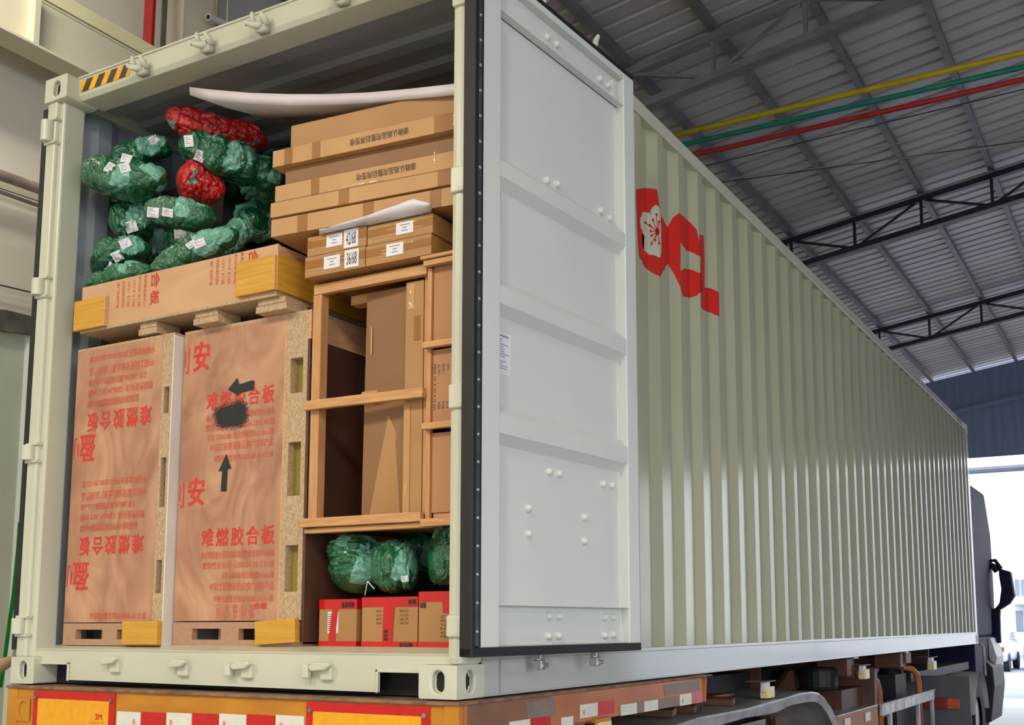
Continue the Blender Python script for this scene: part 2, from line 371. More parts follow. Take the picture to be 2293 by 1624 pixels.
def sill_keeper(x, z, y, tab):
    b = MB(); k = 'shell_paint'
    b.prism([(x-.052,z+.004),(x-.02,z+.022),(x+.045,z+.024),(x+.055,z+.012),(x+.03,z-.006),(x-.035,z-.012)], 'y', y-.058, y-.03, k)
    b.box(x-.012,x+.045,y-.035,y+.004,z-.045,z+.012,k)
    if tab: b.box(x-.085,x-.052,y-.055,y-.03,z-.038,z+.014,k); b.box(x-.06,x-.03,y-.05,y-.036,z-.006,z+.01,k)
    return b.build('cam_keeper', con, bevel=.006)
SY = .058
for u, v, tb in ((250,1483,0),(402,1490,0),(545,1494,1),(722,1497,1)):
    p = PY(u,v,SY-.03); sill_keeper(p.x, p.z, SY, tb)
# sill with fork notches
xl, xr = -CW+.16, -.16
L0 = PY(160,1490,SY); R0 = PY(855,1510,SY)
SF = .042; xL, xR = -CW+.105, -.045
prof = [(xl,.146),(xr,.146),(xr,.088),(R0.x,.088),(R0.x,.014),(L0.x,.020),(L0.x,.088),(xl,.088)]
b = MB(); b.prism(prof, 'y', SF, SF+.006, 'shell_paint')
b.box(xL,xl,SF,SF+.006,.119,.146,'shell_paint'); b.box(xr,xR,SF,SF+.006,.119,.146,'shell_paint')
b.prism([(SF,.146),(SF-.003,.152),(SF+.004,.156),(.19,.174),(.36,.174),(.36,.160),(SF+.006,.140)], 'x', xL, xR, 'shell_paint'); b.build('door_sill', con)
SY = SF
b = MB()
b.box(xl,L0.x+.012,SY-.009,SY,.086,.098,'shell_paint'); b.box(L0.x,L0.x+.012,SY-.009,SY,.016,.098,'shell_paint')
b.build('notch_trim', con, bevel=.003); b = MB()
b.box(R0.x-.012,xr,SY-.009,SY,.086,.098,'shell_paint'); b.box(R0.x-.012,R0.x,SY-.009,SY,.012,.098,'shell_paint')
b.build('notch_trim', con, bevel=.003)
b = MB(); b.box(xl,xr,.12,.14,.0,.16,'black'); b.build('sill_shade_sheet', con)  # black sheet paints in the shade behind the fork notches
# corrugated side walls
PIT = .2855; C0 = 2.175
def wall_profile(x_out, x_in, y0, y1):
    pts = []; k = -12
    while C0+PIT*k < y1+1:
        c = C0+PIT*k; pts += [(x_in,c-.105),(x_out,c-.037),(x_out,c+.037),(x_in,c+.105)]; k += 1
    pts = [p for p in pts if y0 < p[1] < y1]
    return [(x_out,y0),(x_out,y0+.02)]+[p for p in pts if p[1] > y0+.06]+[(x_out,y1-.02),(x_out,y1)]
XO, XI = -.010, -.046
WP = wall_profile(XO, XI, .15, CL-.16)
b = MB(); b.sheet(WP, 'z', .14, 2.83, 'wall_paint'); o = b.build('side_wall', con, recalc=False)
LP = [(-CW-x, y) for x, y in WP]
b = MB(); b.sheet(LP, 'z', .14, 2.83, 'inner_shade_paint'); b.build('side_wall', con, recalc=False)
for s, cx in ((-1,0),(1,-CW)):
    X = lambda d: cx+s*d
    def bx(b, d0, d1, y0, y1, z0, z1, k): b.box(min(X(d0),X(d1)), max(X(d0),X(d1)), y0, y1, z0, z1, k)
    b = MB(); bx(b,.0,.06,.17,CL-.17,2.822,2.896,'shell_paint'); b.build('top_rail', con, bevel=.004)
    b = MB(); bx(b,.004,.010,.17,CL-.17,.006,.132,'rail_paint'); bx(b,-.004,.03,.17,CL-.17,.0,.008,'rail_paint'); bx(b,.0,.05,.17,CL-.17,.132,.150,'rail_paint')
    b.build('bottom_rail', con, bevel=.002)
# vertical weld lines on the rail
b = MB()
for yy in (.285,): b.box(.0035,.0055,yy,yy+.006,.004,.13,'rail_paint')
b.build('weld_seam', con)
# roof, front end, floor
rp = []; yy = .18
while yy < CL-.2: rp += [(yy,2.875),(yy+.10,2.875),(yy+.125,2.855),(yy+.20,2.855)]; yy += .225
b = MB(); b.sheet(rp, 'x', -CW+.05, -.05, 'roof_inner'); b.build('roof_panel', con, recalc=False)
b = MB(); b.box(-CW+.1,-.1,CL-.06,CL-.03,.1,2.87,'inner_shade_paint'); b.build('front_wall', con)
b = MB(); b.box(-CW+.05,-.05,.21,CL-.1,.135,.165,'floor_ply'); b.build('floorboard', con)
b = MB(); yy = .4
while yy < CL-.3: b.box(-CW+.03,-.03,yy,yy+.045,.012,.134,'shell_paint'); yy += .31
o = b.build('cross_member', con)
# lashing bars on the left inner wall
for z in (.285, 1.4, 2.5):
    b = MB(); b.tube([(-CW+.052,.225,z),(-CW+.075,.30,z),(-CW+.052,.38,z)], .006, 'shell_paint', 8); b.build('lashing_ring', con)

# ---------------------------------------------------------------- company mark painted across the ribs
def on_wall(u, v):
    d = ray(u, v); best = None
    for (xa,ya),(xb,yb) in zip(WP[:-1], WP[1:]):
        # segment in the xy plane against the ray
        den = d.x*(yb-ya)-d.y*(xb-xa)
        if abs(den) < 1e-9: continue
        t = ((xa-CAM.x)*(yb-ya)-(ya-CAM.y)*(xb-xa))/den
        P = CAM+d*t
        if min(ya,yb)-1e-5 <= P.y <= max(ya,yb)+1e-5 and t > 0 and (best is None or t < best[0]): best = (t, P)
    return best[1] if best else PX(u, v, XO)
def xwall(y):
    for (xa,ya),(xb,yb) in zip(WP[:-1], WP[1:]):
        if ya <= y <= yb: return xa+(xb-xa)*(y-ya)/max(yb-ya,1e-6)
    return XO
def mark(mb, poly, k, off):
    pts = []
    for i, p in enumerate(poly):
        q = poly[(i+1) % len(poly)]; n = max(1, int(math.hypot(q[0]-p[0], q[1]-p[1])/7))
        pts += [(p[0]+(q[0]-p[0])*j/n, p[1]+(q[1]-p[1])*j/n) for j in range(n)]
    P = [on_wall(*p) for p in pts]
    P = [p for i, p in enumerate(P) if (p-P[i-1]).length > .002]
    bm = bmesh.new(); f = bm.faces.new([bm.verts.new((0,p.y,p.z)) for p in P])
    bmesh.ops.triangulate(bm, faces=[f])
    for (x,y) in WP:
        g = bm.verts[:]+bm.edges[:]+bm.faces[:]
        bmesh.ops.bisect_plane(bm, geom=g, plane_co=(0,y,0), plane_no=(0,1,0), dist=1e-5)
    bm.verts.index_update()
    vs = [(xwall(v.co.y)+off, v.co.y, v.co.z) for v in bm.verts]
    mb.mesh(vs, [tuple(v.index for v in f.verts) for f in bm.faces], k); bm.free()
lg = MB()
mark(lg, [(1424,424),(1445,421),(1470,424),(1476,460),(1478,480),(1492,506),(1494,512),(1494,590),(1478,620),(1460,611),(1443,598),(1431,575),(1428,540),(1424,440)], 'logo_red', .0015)
mark(lg, [(1494,510),(1506,488),(1520,477),(1528,484),(1545,498),(1560,515),(1566,545),(1572,570),(1572,650),(1560,662),(1545,667),(1529,664),(1522,640),(1508,612),(1494,590)], 'logo_red', .0015)
mark(lg, [(1523,542),(1534,560),(1550,566),(1568,576),(1568,613),(1552,606),(1534,600),(1523,608)], 'wall_paint', .0022)
mark(lg, [(1566,526),(1575,532),(1577,592),(1577,642),(1596,648),(1609,655),(1610,709),(1590,700),(1575,694),(1570,690),(1570,640)], 'logo_red', .0026)
fl = [(1432,490),(1440,475),(1452,476),(1456,482),(1459,466),(1467,459),(1475,464),(1478,480),(1479,500),(1480,540),(1480,566),(1477,578),(1464,572),(1452,570),(1441,560),(1439,546),(1442,530),(1434,512)]
mark(lg, fl, 'shell_paint', .0022)
cx, cy = 1471, 519
def disc(cx, cy, rx, ry): return [(cx+rx*math.cos(t*math.pi/5), cy+ry*math.sin(t*math.pi/5)) for t in range(10)]
mark(lg, disc(cx,cy,5,9), 'logo_red', .0030)
for ex, ey in ((1444,499),(1454,505),(1461,493),(1469,481),(1456,518),(1458,528),(1458,546),(1466,538),(1475,497),(1475,545)):
    dx, dy = ex-cx, ey-cy; l = math.hypot(dx,dy); nx, ny = -dy/l*.8, dx/l*.8
    mark(lg, [(cx+nx,cy+ny),(ex+nx,ey+ny),(ex-nx,ey-ny),(cx-nx,cy-ny)], 'logo_red', .0030)
    mark(lg, disc(ex,ey,2.6,3.4), 'logo_red', .0030)
o = lg.build('painted_logo', con, recalc=False); o['label'] = 'red lettering with a plum blossom painted across the side ribs'

# ---------------------------------------------------------------- right door, folded back along the side
A = Vector((.085,-.03,0)); B_ = Vector((.175,1.15,0)); dd = (B_-A).normalized(); nn = Vector((dd.y,-dd.x,0))
DM = Matrix(((dd.x,nn.x,0,A.x),(dd.y,nn.y,0,A.y),(0,0,1,0),(0,0,0,1)))   # local (along, outward, up)
DB, DT, ST0, ST1 = .178, 2.75, .041, 1.19
b = MB()
b.box(ST0,.154,-.055,0,DB,DT,'door_paint',DM); b.box(1.095,ST1,-.055,0,DB,DT,'door_paint',DM)
b.box(.154,1.095,-.055,-.0,DT-.03,DT,'door_paint',DM); b.box(.154,1.095,-.055,-.030,DB,DB+.012,'door_paint',DM)
door = b.build('cargo_door', con, bevel=.005); door['label'] = 'white painted inner face of the opened right door'
# ribbed panel
pf = [(-.040,DB)]
for z0, z1 in ((.951,1.022),(1.437,1.503),(1.928,1.988)):
    pf += [(-.040,z0-.036),(-.002,z0),(-.002,z1),(-.040,z1+.04)]
pf += [(-.040,DT-.01)]
b = MB(); b.sheet([(p[0],p[1]) for p in pf], 'x', .150, 1.10, 'door_paint', M=DM); b.build('door_panel', door, recalc=False)
for z0, d in ((.327,.005),(2.590,.005)):
    b = MB(); b.box(.152,1.098,-.042,-.002,z0,z0+d,'door_paint',DM); b.build('door_ledge', door, bevel=.001)
b = MB(); b.box(.152,1.098,-.042,-.036,2.45+.14,2.72,'door_paint',DM); b.build('top_channel', door)
b = MB(); b.box(1.04,1.07,-.04,-.022,2.60,2.70,'door_paint',DM); b.build('stiffener', door)
# weld bead down the far stile
b = MB(); b.tube([DM@Vector((1.075,-.038,.2)), DM@Vector((1.075,-.038,.93))], .003, 'door_paint', 6)
b.tube([DM@Vector((1.075,-.038,1.05)), DM@Vector((1.075,-.038,1.42))], .003, 'door_paint', 6); b.tube([DM@Vector((1.075,-.038,1.53)), DM@Vector((1.075,-.038,1.9))], .003, 'door_paint', 6)
b.tube([DM@Vector((1.075,-.038,2.03)), DM@Vector((1.075,-.038,2.58))], .003, 'door_paint', 6); b.build('weld_seam', door)
# gasket: rubber lip round the leaf
b = MB()
b.box(-.012,.012,-.050,.004,.150,2.77,'rubber',DM); b.box(.028,.044,-.050,.002,.150,2.77,'rubber',DM)
b.box(-.012,1.185,-.048,.006,.148,.180,'rubber',DM); b.box(-.002,1.19,-.050,-.012,.160,.178,'rubber',DM); b.box(-.012,1.19,-.048,.0,DT,DT+.02,'rubber',DM)
b.build('door_gasket', door, bevel=.003)
b = MB(); b.box(.012,.028,-.050,.003,.185,2.76,'dark_metal',DM); b.build('gasket_strip', door, bevel=.001)
def small(name, parent, proto, M, coll=[]):
    pass
def rivet(u, z, off, r, h, k, name, parent):
    b = MB(); b.tube([DM@Vector((u,off,z)), DM@Vector((u,off+h*.5,z)), DM@Vector((u,off+h,z))], [r,r*.85,r*.35], k, 10); return b.build(name, parent, smooth=False)
z = .235; first = None
while z < 2.74:
    if first is None: first = rivet(.02,z,.003,.0075,.006,'cam_steel','rivet',door); z0 = z
    else:
        c = first.copy(); COL.objects.link(c); c.parent = door; c.location = (0,0,z-z0)
    z += .0985
# bolts with nuts
first = None
for u, z in ((.514,2.041),(.591,2.052),(.939,2.051),(1.016,2.042),(.527,.853),(.598,.852),(.943,.848),(1.015,.85),(.385,.697),(.385,.599),(.789,.695),(.788,.597),
             (.524,.291),(.594,.291),(.944,.289),(1.014,.289),(.521,.215),(.591,.215),(.944,.215),(1.014,.215),(.52,2.66),(.59,2.66),(.94,2.66),(1.01,2.66)):
    if first is None:
        b = MB(); b.tube([DM@Vector((u,-.041,z)), DM@Vector((u,-.030,z)), DM@Vector((u,-.018,z))], [.016,.015,.008], 'door_paint', 12); first = b.build('bolt', door, bevel=.001); f0 = Vector((u,0,z))
    else:
        c = first.copy(); COL.objects.link(c); c.parent = door; dv = Vector((u,0,z))-f0; c.location = dd*dv.x+Vector((0,0,dv.z))
first = None
for i in range(9):
    u = .235+.1*i
    if first is None: first = rivet(u, .188, -.036, .007, .008, 'door_paint', 'rivet', door); u0 = u
    else: c = first.copy(); COL.objects.link(c); c.parent = door; c.location = dd*(u-u0)
# sticker
b = MB(); P = lambda u, z, o=-.0385: DM @ Vector((u,o,z))
s0, s1, t0, t1 = .158, .275, 1.185, 1.345
b.quad(P(s0,t0),P(s1,t0),P(s1,t1),P(s0,t1),'paper')
write(b, 'DOOR COMPONENT PARTS', P(s0+.015,t1-.018,-.0378), dd, (0,0,1), .085, .007, 'ink_black', .01)
for i in range(13):
    w = [.05,.03,.07,.045,.06,.05,.08,.055,.03,.06,.04,.07,.08][i]; zz = t1-.03-i*.0092; x = s0+.012+(.012 if i % 4 else 0)
    b.quad(P(x,zz,-.0378),P(x+w,zz,-.0378),P(x+w,zz+.0028,-.0378),P(x,zz+.0028,-.0378),'ink_grey')
o = b.build('parts_sticker', door, recalc=False); o['label'] = 'white printed sticker on the door panel'
# lock rods behind the leaf with their cams below and above
for u in (.511,.923):
    b = MB(); b.tube([P(u,.12,-.072),P(u,2.80,-.072)], .014, 'cam_steel', 12)
    b.box(u-.016,u+.016,-.088,-.05,.088,.125,'cam_steel',DM); b.box(u-.012,u+.034,-.092,-.046,.095,.112,'cam_steel',DM); b.box(u-.020,u+.012,-.084,-.05,.128,.150,'cam_steel',DM)
    b.tube([P(u,2.77,-.07),P(u,2.80,-.055),P(u-.01,2.83,-.035),P(u-.02,2.845,-.015)], [.014,.016,.013,.007], 'door_paint', 10)
    b.build('lock_rod', door, bevel=.003)
# outer skin of the right door
b = MB(); b.box(ST0,ST1,-.058,-.05,DB,DT,'shell_paint',DM); b.build('outer_skin', door)
# left door, folded back along the far side
b = MB(); b.box(-CW-.050,-CW-.022,.06,1.2,.178,2.75,'shell_paint'); ld = b.build('cargo_door', con, bevel=.005)
b = MB(); b.box(-CW-.050,-CW-.018,.03,.06,.15,2.77,'rubber'); b.build('door_gasket', ld, bevel=.003)
# ================================================================ CARGO
FL = .166            # container floor
def slot_strip(mb, x0, x1, z0, z1, y, slots, k, kin, side=.25, dep=.05):
    """upright chipboard strip facing -y with open slots [(za,zb)] showing an inner colour"""
    w = x1-x0; a = x0+w*side; b = x1-w*side; zs = sorted(slots); c = z0
    mb.box(x0,a,y,y+dep,z0,z1,k); mb.box(b,x1,y,y+dep,z0,z1,k)
    for za, zb in zs:
        mb.box(a,b,y,y+dep,c,za,k); c = zb
        mb.box(a,b,y+dep-.01,y+dep,za,zb,kin)
    mb.box(a,b,y,y+dep,c,z1,k)
def pallet_base(mb, x0, x1, y0, y1, z0, z1, holes, k):
    c = x0; t = .028
    mb.box(x0,x1,y0,y0+.03,z0,z0+t,k); mb.box(x0,x1,y0,y0+.03,z1-t,z1,k)
    for a, b in holes: mb.box(c,a,y0,y0+.03,z0+t,z1-t,k); c = b
    mb.box(c,x1,y0,y0+.03,z0+t,z1-t,k)
    mb.box(x0,x1,y0+.03,y1,z1-.02,z1,k); mb.box(x0,x1,y0+.03,y1,z0,z0+.012,k)
    for a, b in holes: mb.box((a+b)/2+.02,(a+b)/2+.05,y0+.05,y1,z0+.012,z1-.02,k)
def print_block(b, x0, x1, zt, zb, y, turn, parts=(1,1,1,1,1,1), black=False):
    """the fire-retardant plywood stamp: a headline and five lines under it"""
    w = x1-x0; h = zt-zb
    big = '难燃胶合板'
    lines = ['通过国家防火建筑材料质量监督检验中心检验','燃烧性能标准: GB8624-2012 B1级','达到 GB8624B1规定的阻燃B-s1,do,t2级','中国工程建设重点推广应用产品','甲醛释放量达到GB18580-2017E1级']
    def row(f0, f1, t, bold, xa=0, xb=1):
        if turn == 0: wfront(b, t, x0+w*xa, x0+w*xb, zt-h*f1, zt-h*f0, y, 'ink_red' if bold > .02 else 'ink_faded', 0, bold)
        else: wfront(b, t, x0+w*(1-xb), x0+w*(1-xa), zb+h*f0, zb+h*f1, y, 'ink_red' if bold > .02 else 'ink_faded', 2, bold)
    n = len(big)
    for i, ch in enumerate(big):
        row(0, .25, ch, .035, i*.205, i*.205+.17)
    ys = [(.31,.41),(.45,.55),(.59,.69),(.73,.84),(.90,.995)]
    for (a, c), t, on in zip(ys, lines, parts[1:]):
        if on: row(a, c, t, .012, 1-on, 1)

# --- left tall crate
ya, yb = .13, 1.25
A0, A1 = PY(160,1390,ya).x, -1.613
A0 = -2.262
t = thing('plywood_crate', (-1.94,ya,FL), 'tall plywood crate at the left, its red stamp upside down', 'crate', 'tall plywood crates')
b = MB(); b.box(A0,-1.684,ya,ya+.012,.272,1.545,'plywood')
yf = ya-.001
print_block(b, -2.175, -1.74, 1.515, 1.150, yf, 2, (1,.8,1,.9,1,1))
print_block(b, -2.185, -1.755, .925, .575, yf, 2, (1,.9,1,.85,1,1))
for z0 in (1.015, .42):
    wfront(b, '盈', -2.215+(.0 if z0 > 1 else 0), -2.105, z0, z0+.125, yf, 'ink_red', 2, .035)
    vs, fs = glyphs('利', .035)       # only the right half of the next character is on this sheet
    write(b, '刂', (-2.222,yf,z0+.115), (-1,0,0), (0,0,-1), .034, .10, 'ink_red', .03)
wfront(b, '甲醛释放量达到GB18580-2017E1级', -2.085, -1.715, .285, .318, yf, 'ink_faded', 0, .02)
b.build('front_panel', t, recalc=False)
b = MB(); b.box(A0,-1.684,ya+.012,yb,.272,1.53,'chipboard'); b.box(A0,A1+.0,ya-.0,yb,1.545,1.556,'chipboard'); b.box(-1.684,-1.63,ya+.05,yb,.272,1.545,'chipboard')
b.build('crate_body', t)
b = MB(); q = lambda v: PY(375,v,ya).z
slot_strip(b, -1.684, -1.619, .272, 1.545, ya, [(q(925),q(866)),(q(1135),q(1024)),(q(1328),q(1254))], 'chipboard', 'pale_slot', .24)
b.build('slotted_strip', t, bevel=.0015)
b = MB(); b.box(-1.619,-1.612,ya-.001,yb,FL,1.545,'white_board'); o = b.build('side_board', t, bevel=.001); o['label'] = 'white coated board down its side'
b = MB(); pallet_base(b, A0, -1.62, ya, yb, FL+.004, .268, [(-2.175,-1.995),(-1.90,-1.80)], 'chip_rail'); b.build('pallet_base', t)
b = MB(); b.box(-1.833,-1.613,ya-.03,ya-.002,.176,.276,'yellow_board'); o = b.build('corner_block', t, bevel=.002); o['label'] = 'yellow veneered block on the pallet base'

# --- right tall crate
ya, yb = .18, 1.3
t = thing('plywood_crate', (-1.23,ya,FL), 'tall plywood crate with upright red stamp and two sprayed black arrows', 'crate', 'tall plywood crates')
b = MB(); yf = ya-.001; B0, B1 = -1.604, -1.004
b.box(B0,B1,ya,ya+.012,.277,1.553,'plywood')
P = lambda u, v: PY(u,v,yf)
a = P(458,878); c = P(622,850); d = P(620,1020)
print_block(b, -1.452, -1.052, 1.270, .955, yf, 0, (1,1,1,.97,.92,.86))
print_block(b, -1.452, -1.028, .672, .352, yf, 0, (1,1,.97,.7,.86,.8))
for zc, h in ((1.375,.135),(.775,.125)):
    wfront(b, '安', -1.545, -1.445, zc, zc+h, yf, 'ink_red', 0, .04)
    wfront(b, '刂', -1.598, -1.570, zc-.005, zc+h-.02, yf, 'ink_red', 0, .03)
for i, s in enumerate(('1580','尔之','国家火','GD84','板燃')):
    wfront(b, s, -1.35+.048*i, -1.322+.048*i, .285, .345, yf, 'ink_faded', 3 if False else 1, .02)
wfront(b, '合板', -1.135, -1.06, .325, .352, yf, 'ink_red', 0, .04)
def poly(px, k, off=.0006):
    p = [PY(u,v,yf-off) for u, v in px]; b.mesh(p, [tuple(range(len(p)))], k)
poly([(510,872),(532,846),(536,861),(563,852),(570,853),(569,873),(540,880),(533,887)], 'spray_black')
poly([(489,1056),(507,1016),(518,1050),(510,1050),(507,1101),(494,1101),(497,1055)], 'spray_black')
random.seed(3)
blob = [(476,925),(486,915),(500,908),(520,903),(538,896),(550,900),(556,915),(556,935),(550,950),(535,958),(512,960),(492,960),(488,950),(480,946)]
bc = (sum(p[0] for p in blob)/len(blob), sum(p[1] for p in blob)/len(blob)); core = [(bc[0]+(u-bc[0])*.84, bc[1]+(v-bc[1])*.84) for u, v in blob]
poly(core, 'spray_black')
for i in range(2600):
    n_ = random.randrange(len(core)); p0 = core[n_]; p1 = core[(n_+1) % len(core)]; f = random.random(); u = p0[0]+(p1[0]-p0[0])*f+random.gauss(0,4.6); v = p0[1]+(p1[1]-p0[1])*f+random.gauss(0,4.6); r_ = random.uniform(.35,.9)
    poly([(u-r_,v),(u,v-r_),(u+r_,v),(u,v+r_)], 'spray_black', .0005)
b.build('front_panel', t, recalc=False)
b = MB(); b.box(B0,B1,ya+.012,yb,.277,1.54,'chipboard'); b.box(B0,-.862,ya-.0,yb,1.553,1.566,'chipboard'); b.box(B1,-.93,ya+.05,yb,.277,1.553,'chipboard'); b.build('crate_body', t)
b = MB(); q = lambda v: PY(662,v,ya).z
b.box(B1,-.994,ya-.001,ya+.03,.277,1.553,'veneer_edge')
slot_strip(b, -.994, -.880, .277, 1.553, ya, [(q(880),q(802)),(q(1110),q(990)),(q(1325),q(1221))], 'chipboard', 'green_slot', .2)
b.build('slotted_strip', t, bevel=.0015)
b = MB(); b.box(-.880,-.862,ya,yb,1.44,1.553,'veneer_edge'); b.build('corner_piece', t, bevel=.002)
b = MB(); b.box(-.880,-.868,ya+.004,yb,.19,1.44,'film_ply'); o = b.build('side_board', t, bevel=.001); o['label'] = 'dark brown film-faced side board'
b = MB(); pallet_base(b, B0-.0, -.89, ya, yb, FL+.004, .272, [(-1.488,-1.317),(-1.217,-1.08)], 'chip_rail'); b.build('pallet_base', t)
M = Matrix.Translation(Vector((-.99,ya-.03,.23))) @ Matrix.Rotation(math.radians(3.5),4,'Y').inverted()
b = MB(); b.box(-.108,.108,0,.028,-.046,.050,'yellow_board',M); o = b.build('corner_block', t, bevel=.002); o['label'] = 'yellow veneered block on the pallet base'

# --- long low crate on top of both
ya, yb = .10, 1.15
t = thing('plywood_crate', (-1.6,ya,1.558), 'long low plywood crate with yellow corner boards, lying across the two tall crates', 'crate')
zc0, zc1 = 1.622, 1.846; C0x, C1x = -2.215, -.985
b = MB(); yf = ya-.001; b.box(C0x,C1x,ya,ya+.012,zc0+.012,zc1,'plywood_pale')
def side_print(x1, zt, zb, top):
    ls = ['难燃胶合板','家质量检验中心','B7008 B1级','-2015 E1级','-2021 E1级','的阻燃材料','推广应用产品']
    # sideways stamp, heads to the right
    wfront(b, '合', x1-.058, x1, zb+(zt-zb)*.52, zt, yf, 'ink_red', 1, .04)
    if top: wfront(b, '板', x1-.058, x1, zb, zb+(zt-zb)*.45, yf, 'ink_red', 1, .04)
    for i, s in enumerate(ls[1:]):
        xx = x1-.085-.036*i; wfront(b, s, xx-.018, xx, zb+.0+.004*i, zt-.002*i, yf, 'ink_faded', 1, .02)
side_print(-1.69, 1.842, 1.690, True); side_print(-1.095, 1.844, 1.705, False)
b.build('front_panel', t, recalc=False)
b = MB(); b.box(C0x,C1x,ya+.012,yb,zc0+.014,zc1-.004,'veneer_edge'); b.box(C0x,C1x+.0,ya-.001,yb,zc0,zc0+.013,'chipboard'); b.build('crate_body', t)
for x0, x1, z0, z1 in ((-2.24,-2.03,1.632,1.775),(-1.20,-.985,1.642,1.792)):
    b = MB(); b.box(x0,x1,ya-.022,ya-.002,z0,z1,'yellow_board'); b.box(x1,x1+.006,ya-.022,ya+.012,z0,z1,'veneer_edge'); o = b.build('corner_board', t, bevel=.0015); o['label'] = 'yellow veneered corner board'
b = MB(); b.box(C1x,C1x+.012,ya-.01,yb,1.642,1.80,'yellow_board'); o = b.build('side_board', t); o['label'] = 'yellow veneered side board'
for x0, x1 in ((-1.84,-1.72),(-1.49,-1.34),(-1.12,-.95)):
    for y0 in (.12,.9): b = MB(); b.box(x0,x1,y0,y0+.14,1.567,1.596,'chipboard'); b.box(x0+.01,x1-.005,y0,y0+.14,1.597,zc0,'chipboard'); b.build('bearer', t, bevel=.002)

# --- big flat cartons, stack a little askew
ang = math.radians(5.2); K = Vector((-.993,.065,0))
CM = Matrix.Translation(K) @ Matrix.Rotation(ang,4,'Z')
def carton(M, x0, x1, y0, y1, z0, z1, k, label, name='flat_carton', group='big flat cartons', tapes=(), text=None, gloss=()):
    o = M @ Vector(((x0+x1)/2, (y0+y1)/2, z0)); b = MB(); b.box(x0,x1,y0,y1,z0,z1,k,M); e = .0012
    for a, c in tapes:
        b.box(a,c,y0-e,y0,z0,z1,'tape_brown',M)
    for a, c, z, h in gloss: b.box(a,c,y0-e*1.3,y0,z,z+h,'tape_gloss',M)
    if text:
        s, xa, xb, za, zb_ = text
        write(b, s, M@Vector((xb,y0-e*1.5,zb_)), M.to_3x3()@Vector((-1,0,0)), (0,0,-1), xb-xa, zb_-za, 'ink_brown', .02)
    ob = b.build(name, org=o, recalc=False); setp(ob, label, 'carton', group); bv = ob.modifiers.new('bevel','BEVEL'); bv.width = .007; bv.segments = 2; bv.limit_method = 'ANGLE'
    return ob
zz = lambda v, u=608, y=.065: PY(u,v,y).z
s6, s5, s4, s3, s2, s1 = zz(530), zz(491), zz(456), zz(420), zz(377), zz(341)
LT = '请确认商品完整后再签收'
carton(CM, -.004,1.06,.004,.80, s6, s5-.002, 'cardboard_light', 'lowest of the big flat cartons, above the small labelled ones', tapes=((.13,.18),(.45,.50),(.76,.81)), gloss=((.9,1.0,s6+.01,.006),))
carton(CM, .0,1.05,-.008,.80, s5+.003, s4-.003, 'cardboard_light', 'plain big flat carton under the lower printed one', tapes=((.34,.39),(.80,.86)))
carton(CM, .018,1.05,-.004,.78, s4+.001, s3-.002, 'cardboard_light', 'lower of the two printed big flat cartons', tapes=((.20,.24),), gloss=((.35,.55,s4+.004,.005),(.78,.785,s4+.03,.05)),
       text=(LT,.42,.70,s4+.022,s4+.052))
carton(CM, .040,1.04,.032,.80, s3, s2-.001, 'cardboard_dark', 'flat carton set back between the two printed ones, shade put into its brown', gloss=((.5,.6,s3+.006,.004),))  # darker cardboard stands in for the shade under the carton above
carton(CM, .0,1.05,-.004,.78, s2, s1-.001, 'cardboard_light', 'upper of the two printed big flat cartons', tapes=((.06,.10),(.20,.24),(.78,.87)), gloss=((.865,.87,s2+.02,.05),),
       text=(LT,.385,.665,s2+.020,s2+.050))
p = PY(622,290,.120)
carton(CM, .045,1.06,.050,.80, s1, p.z+.0, 'cardboard', 'topmost big flat carton, set back under the white sheet')
# --- four small labelled cartons
M = Matrix.Translation(Vector((-.842,.110,0))) @ Matrix.Rotation(math.radians(1.0),4,'Z')
def small_carton(x0, x1, z0, z1, label, num, lab, k='cardboard'):
    b = MB(); b.box(x0,x1,0,.42,z0,z1,k,M); e = .0012; h = z1-z0
    b.box(x0,x1,-e,0,z0+h*.42,z0+h*.80,'tape_brown',M)
    random.seed(int(z0*1000+x0*77))
    for i in range(5):
        a = x0+random.random()*(x1-x0)*.6; zz_ = z0+h*(.12+.16*i); b.box(a,a+.04+random.random()*.08,-e*1.4,0,zz_,zz_+.003,'tape_gloss',M)
    for (xa, xb, za, zb_, s) in lab:
        b.box(x0+xa,x0+xb,-e*1.8,0,z0+za,z0+zb_,'paper',M)
        if s: write(b, s, M@Vector((x0+xa+.012,-e*2.1,z0+za+.012)), (1,0,0), (0,0,1), (xb-xa)-.022, (zb_-za)-.024, 'ink_black', .0)
        else:
            for j, wd in enumerate((.35,.25,.6)):
                b.box(x0+(xa+xb)/2-(xb-xa)*wd/2,x0+(xa+xb)/2+(xb-xa)*wd/2,-e*2.0,-e*1.9,z0+za+(zb_-za)*(.25+.24*j),z0+za+(zb_-za)*(.25+.24*j)+.004,'ink_grey',M)
    o = b.build('labelled_carton', org=M@Vector(((x0+x1)/2,.2,z0)), recalc=False); setp(o, label, 'carton', 'small labelled cartons')
    bv = o.modifiers.new('bevel','BEVEL'); bv.width = .004; bv.segments = 2; bv.limit_method = 'ANGLE'
small_carton(0,.308,1.676,1.762,'small taped carton numbered 36/68, lower left of its four',36,((.10,.182,.02,.072,None),(.205,.277,.008,.082,'36/68')))
small_carton(.010,.313,1.764,1.846,'small taped carton numbered 42/68, on the one numbered 36/68',42,((.10,.182,.022,.074,None),(.19,.262,.004,.080,'42/68')))
small_carton(.313,.626,1.676,1.758,'small taped carton with one label, lower right of its four',0,((.10,.182,.022,.072,None),))
small_carton(.319,.632,1.760,1.838,'small taped carton under the crumpled white sheet, upper right of its four',0,((.14,.222,.018,.066,None),))
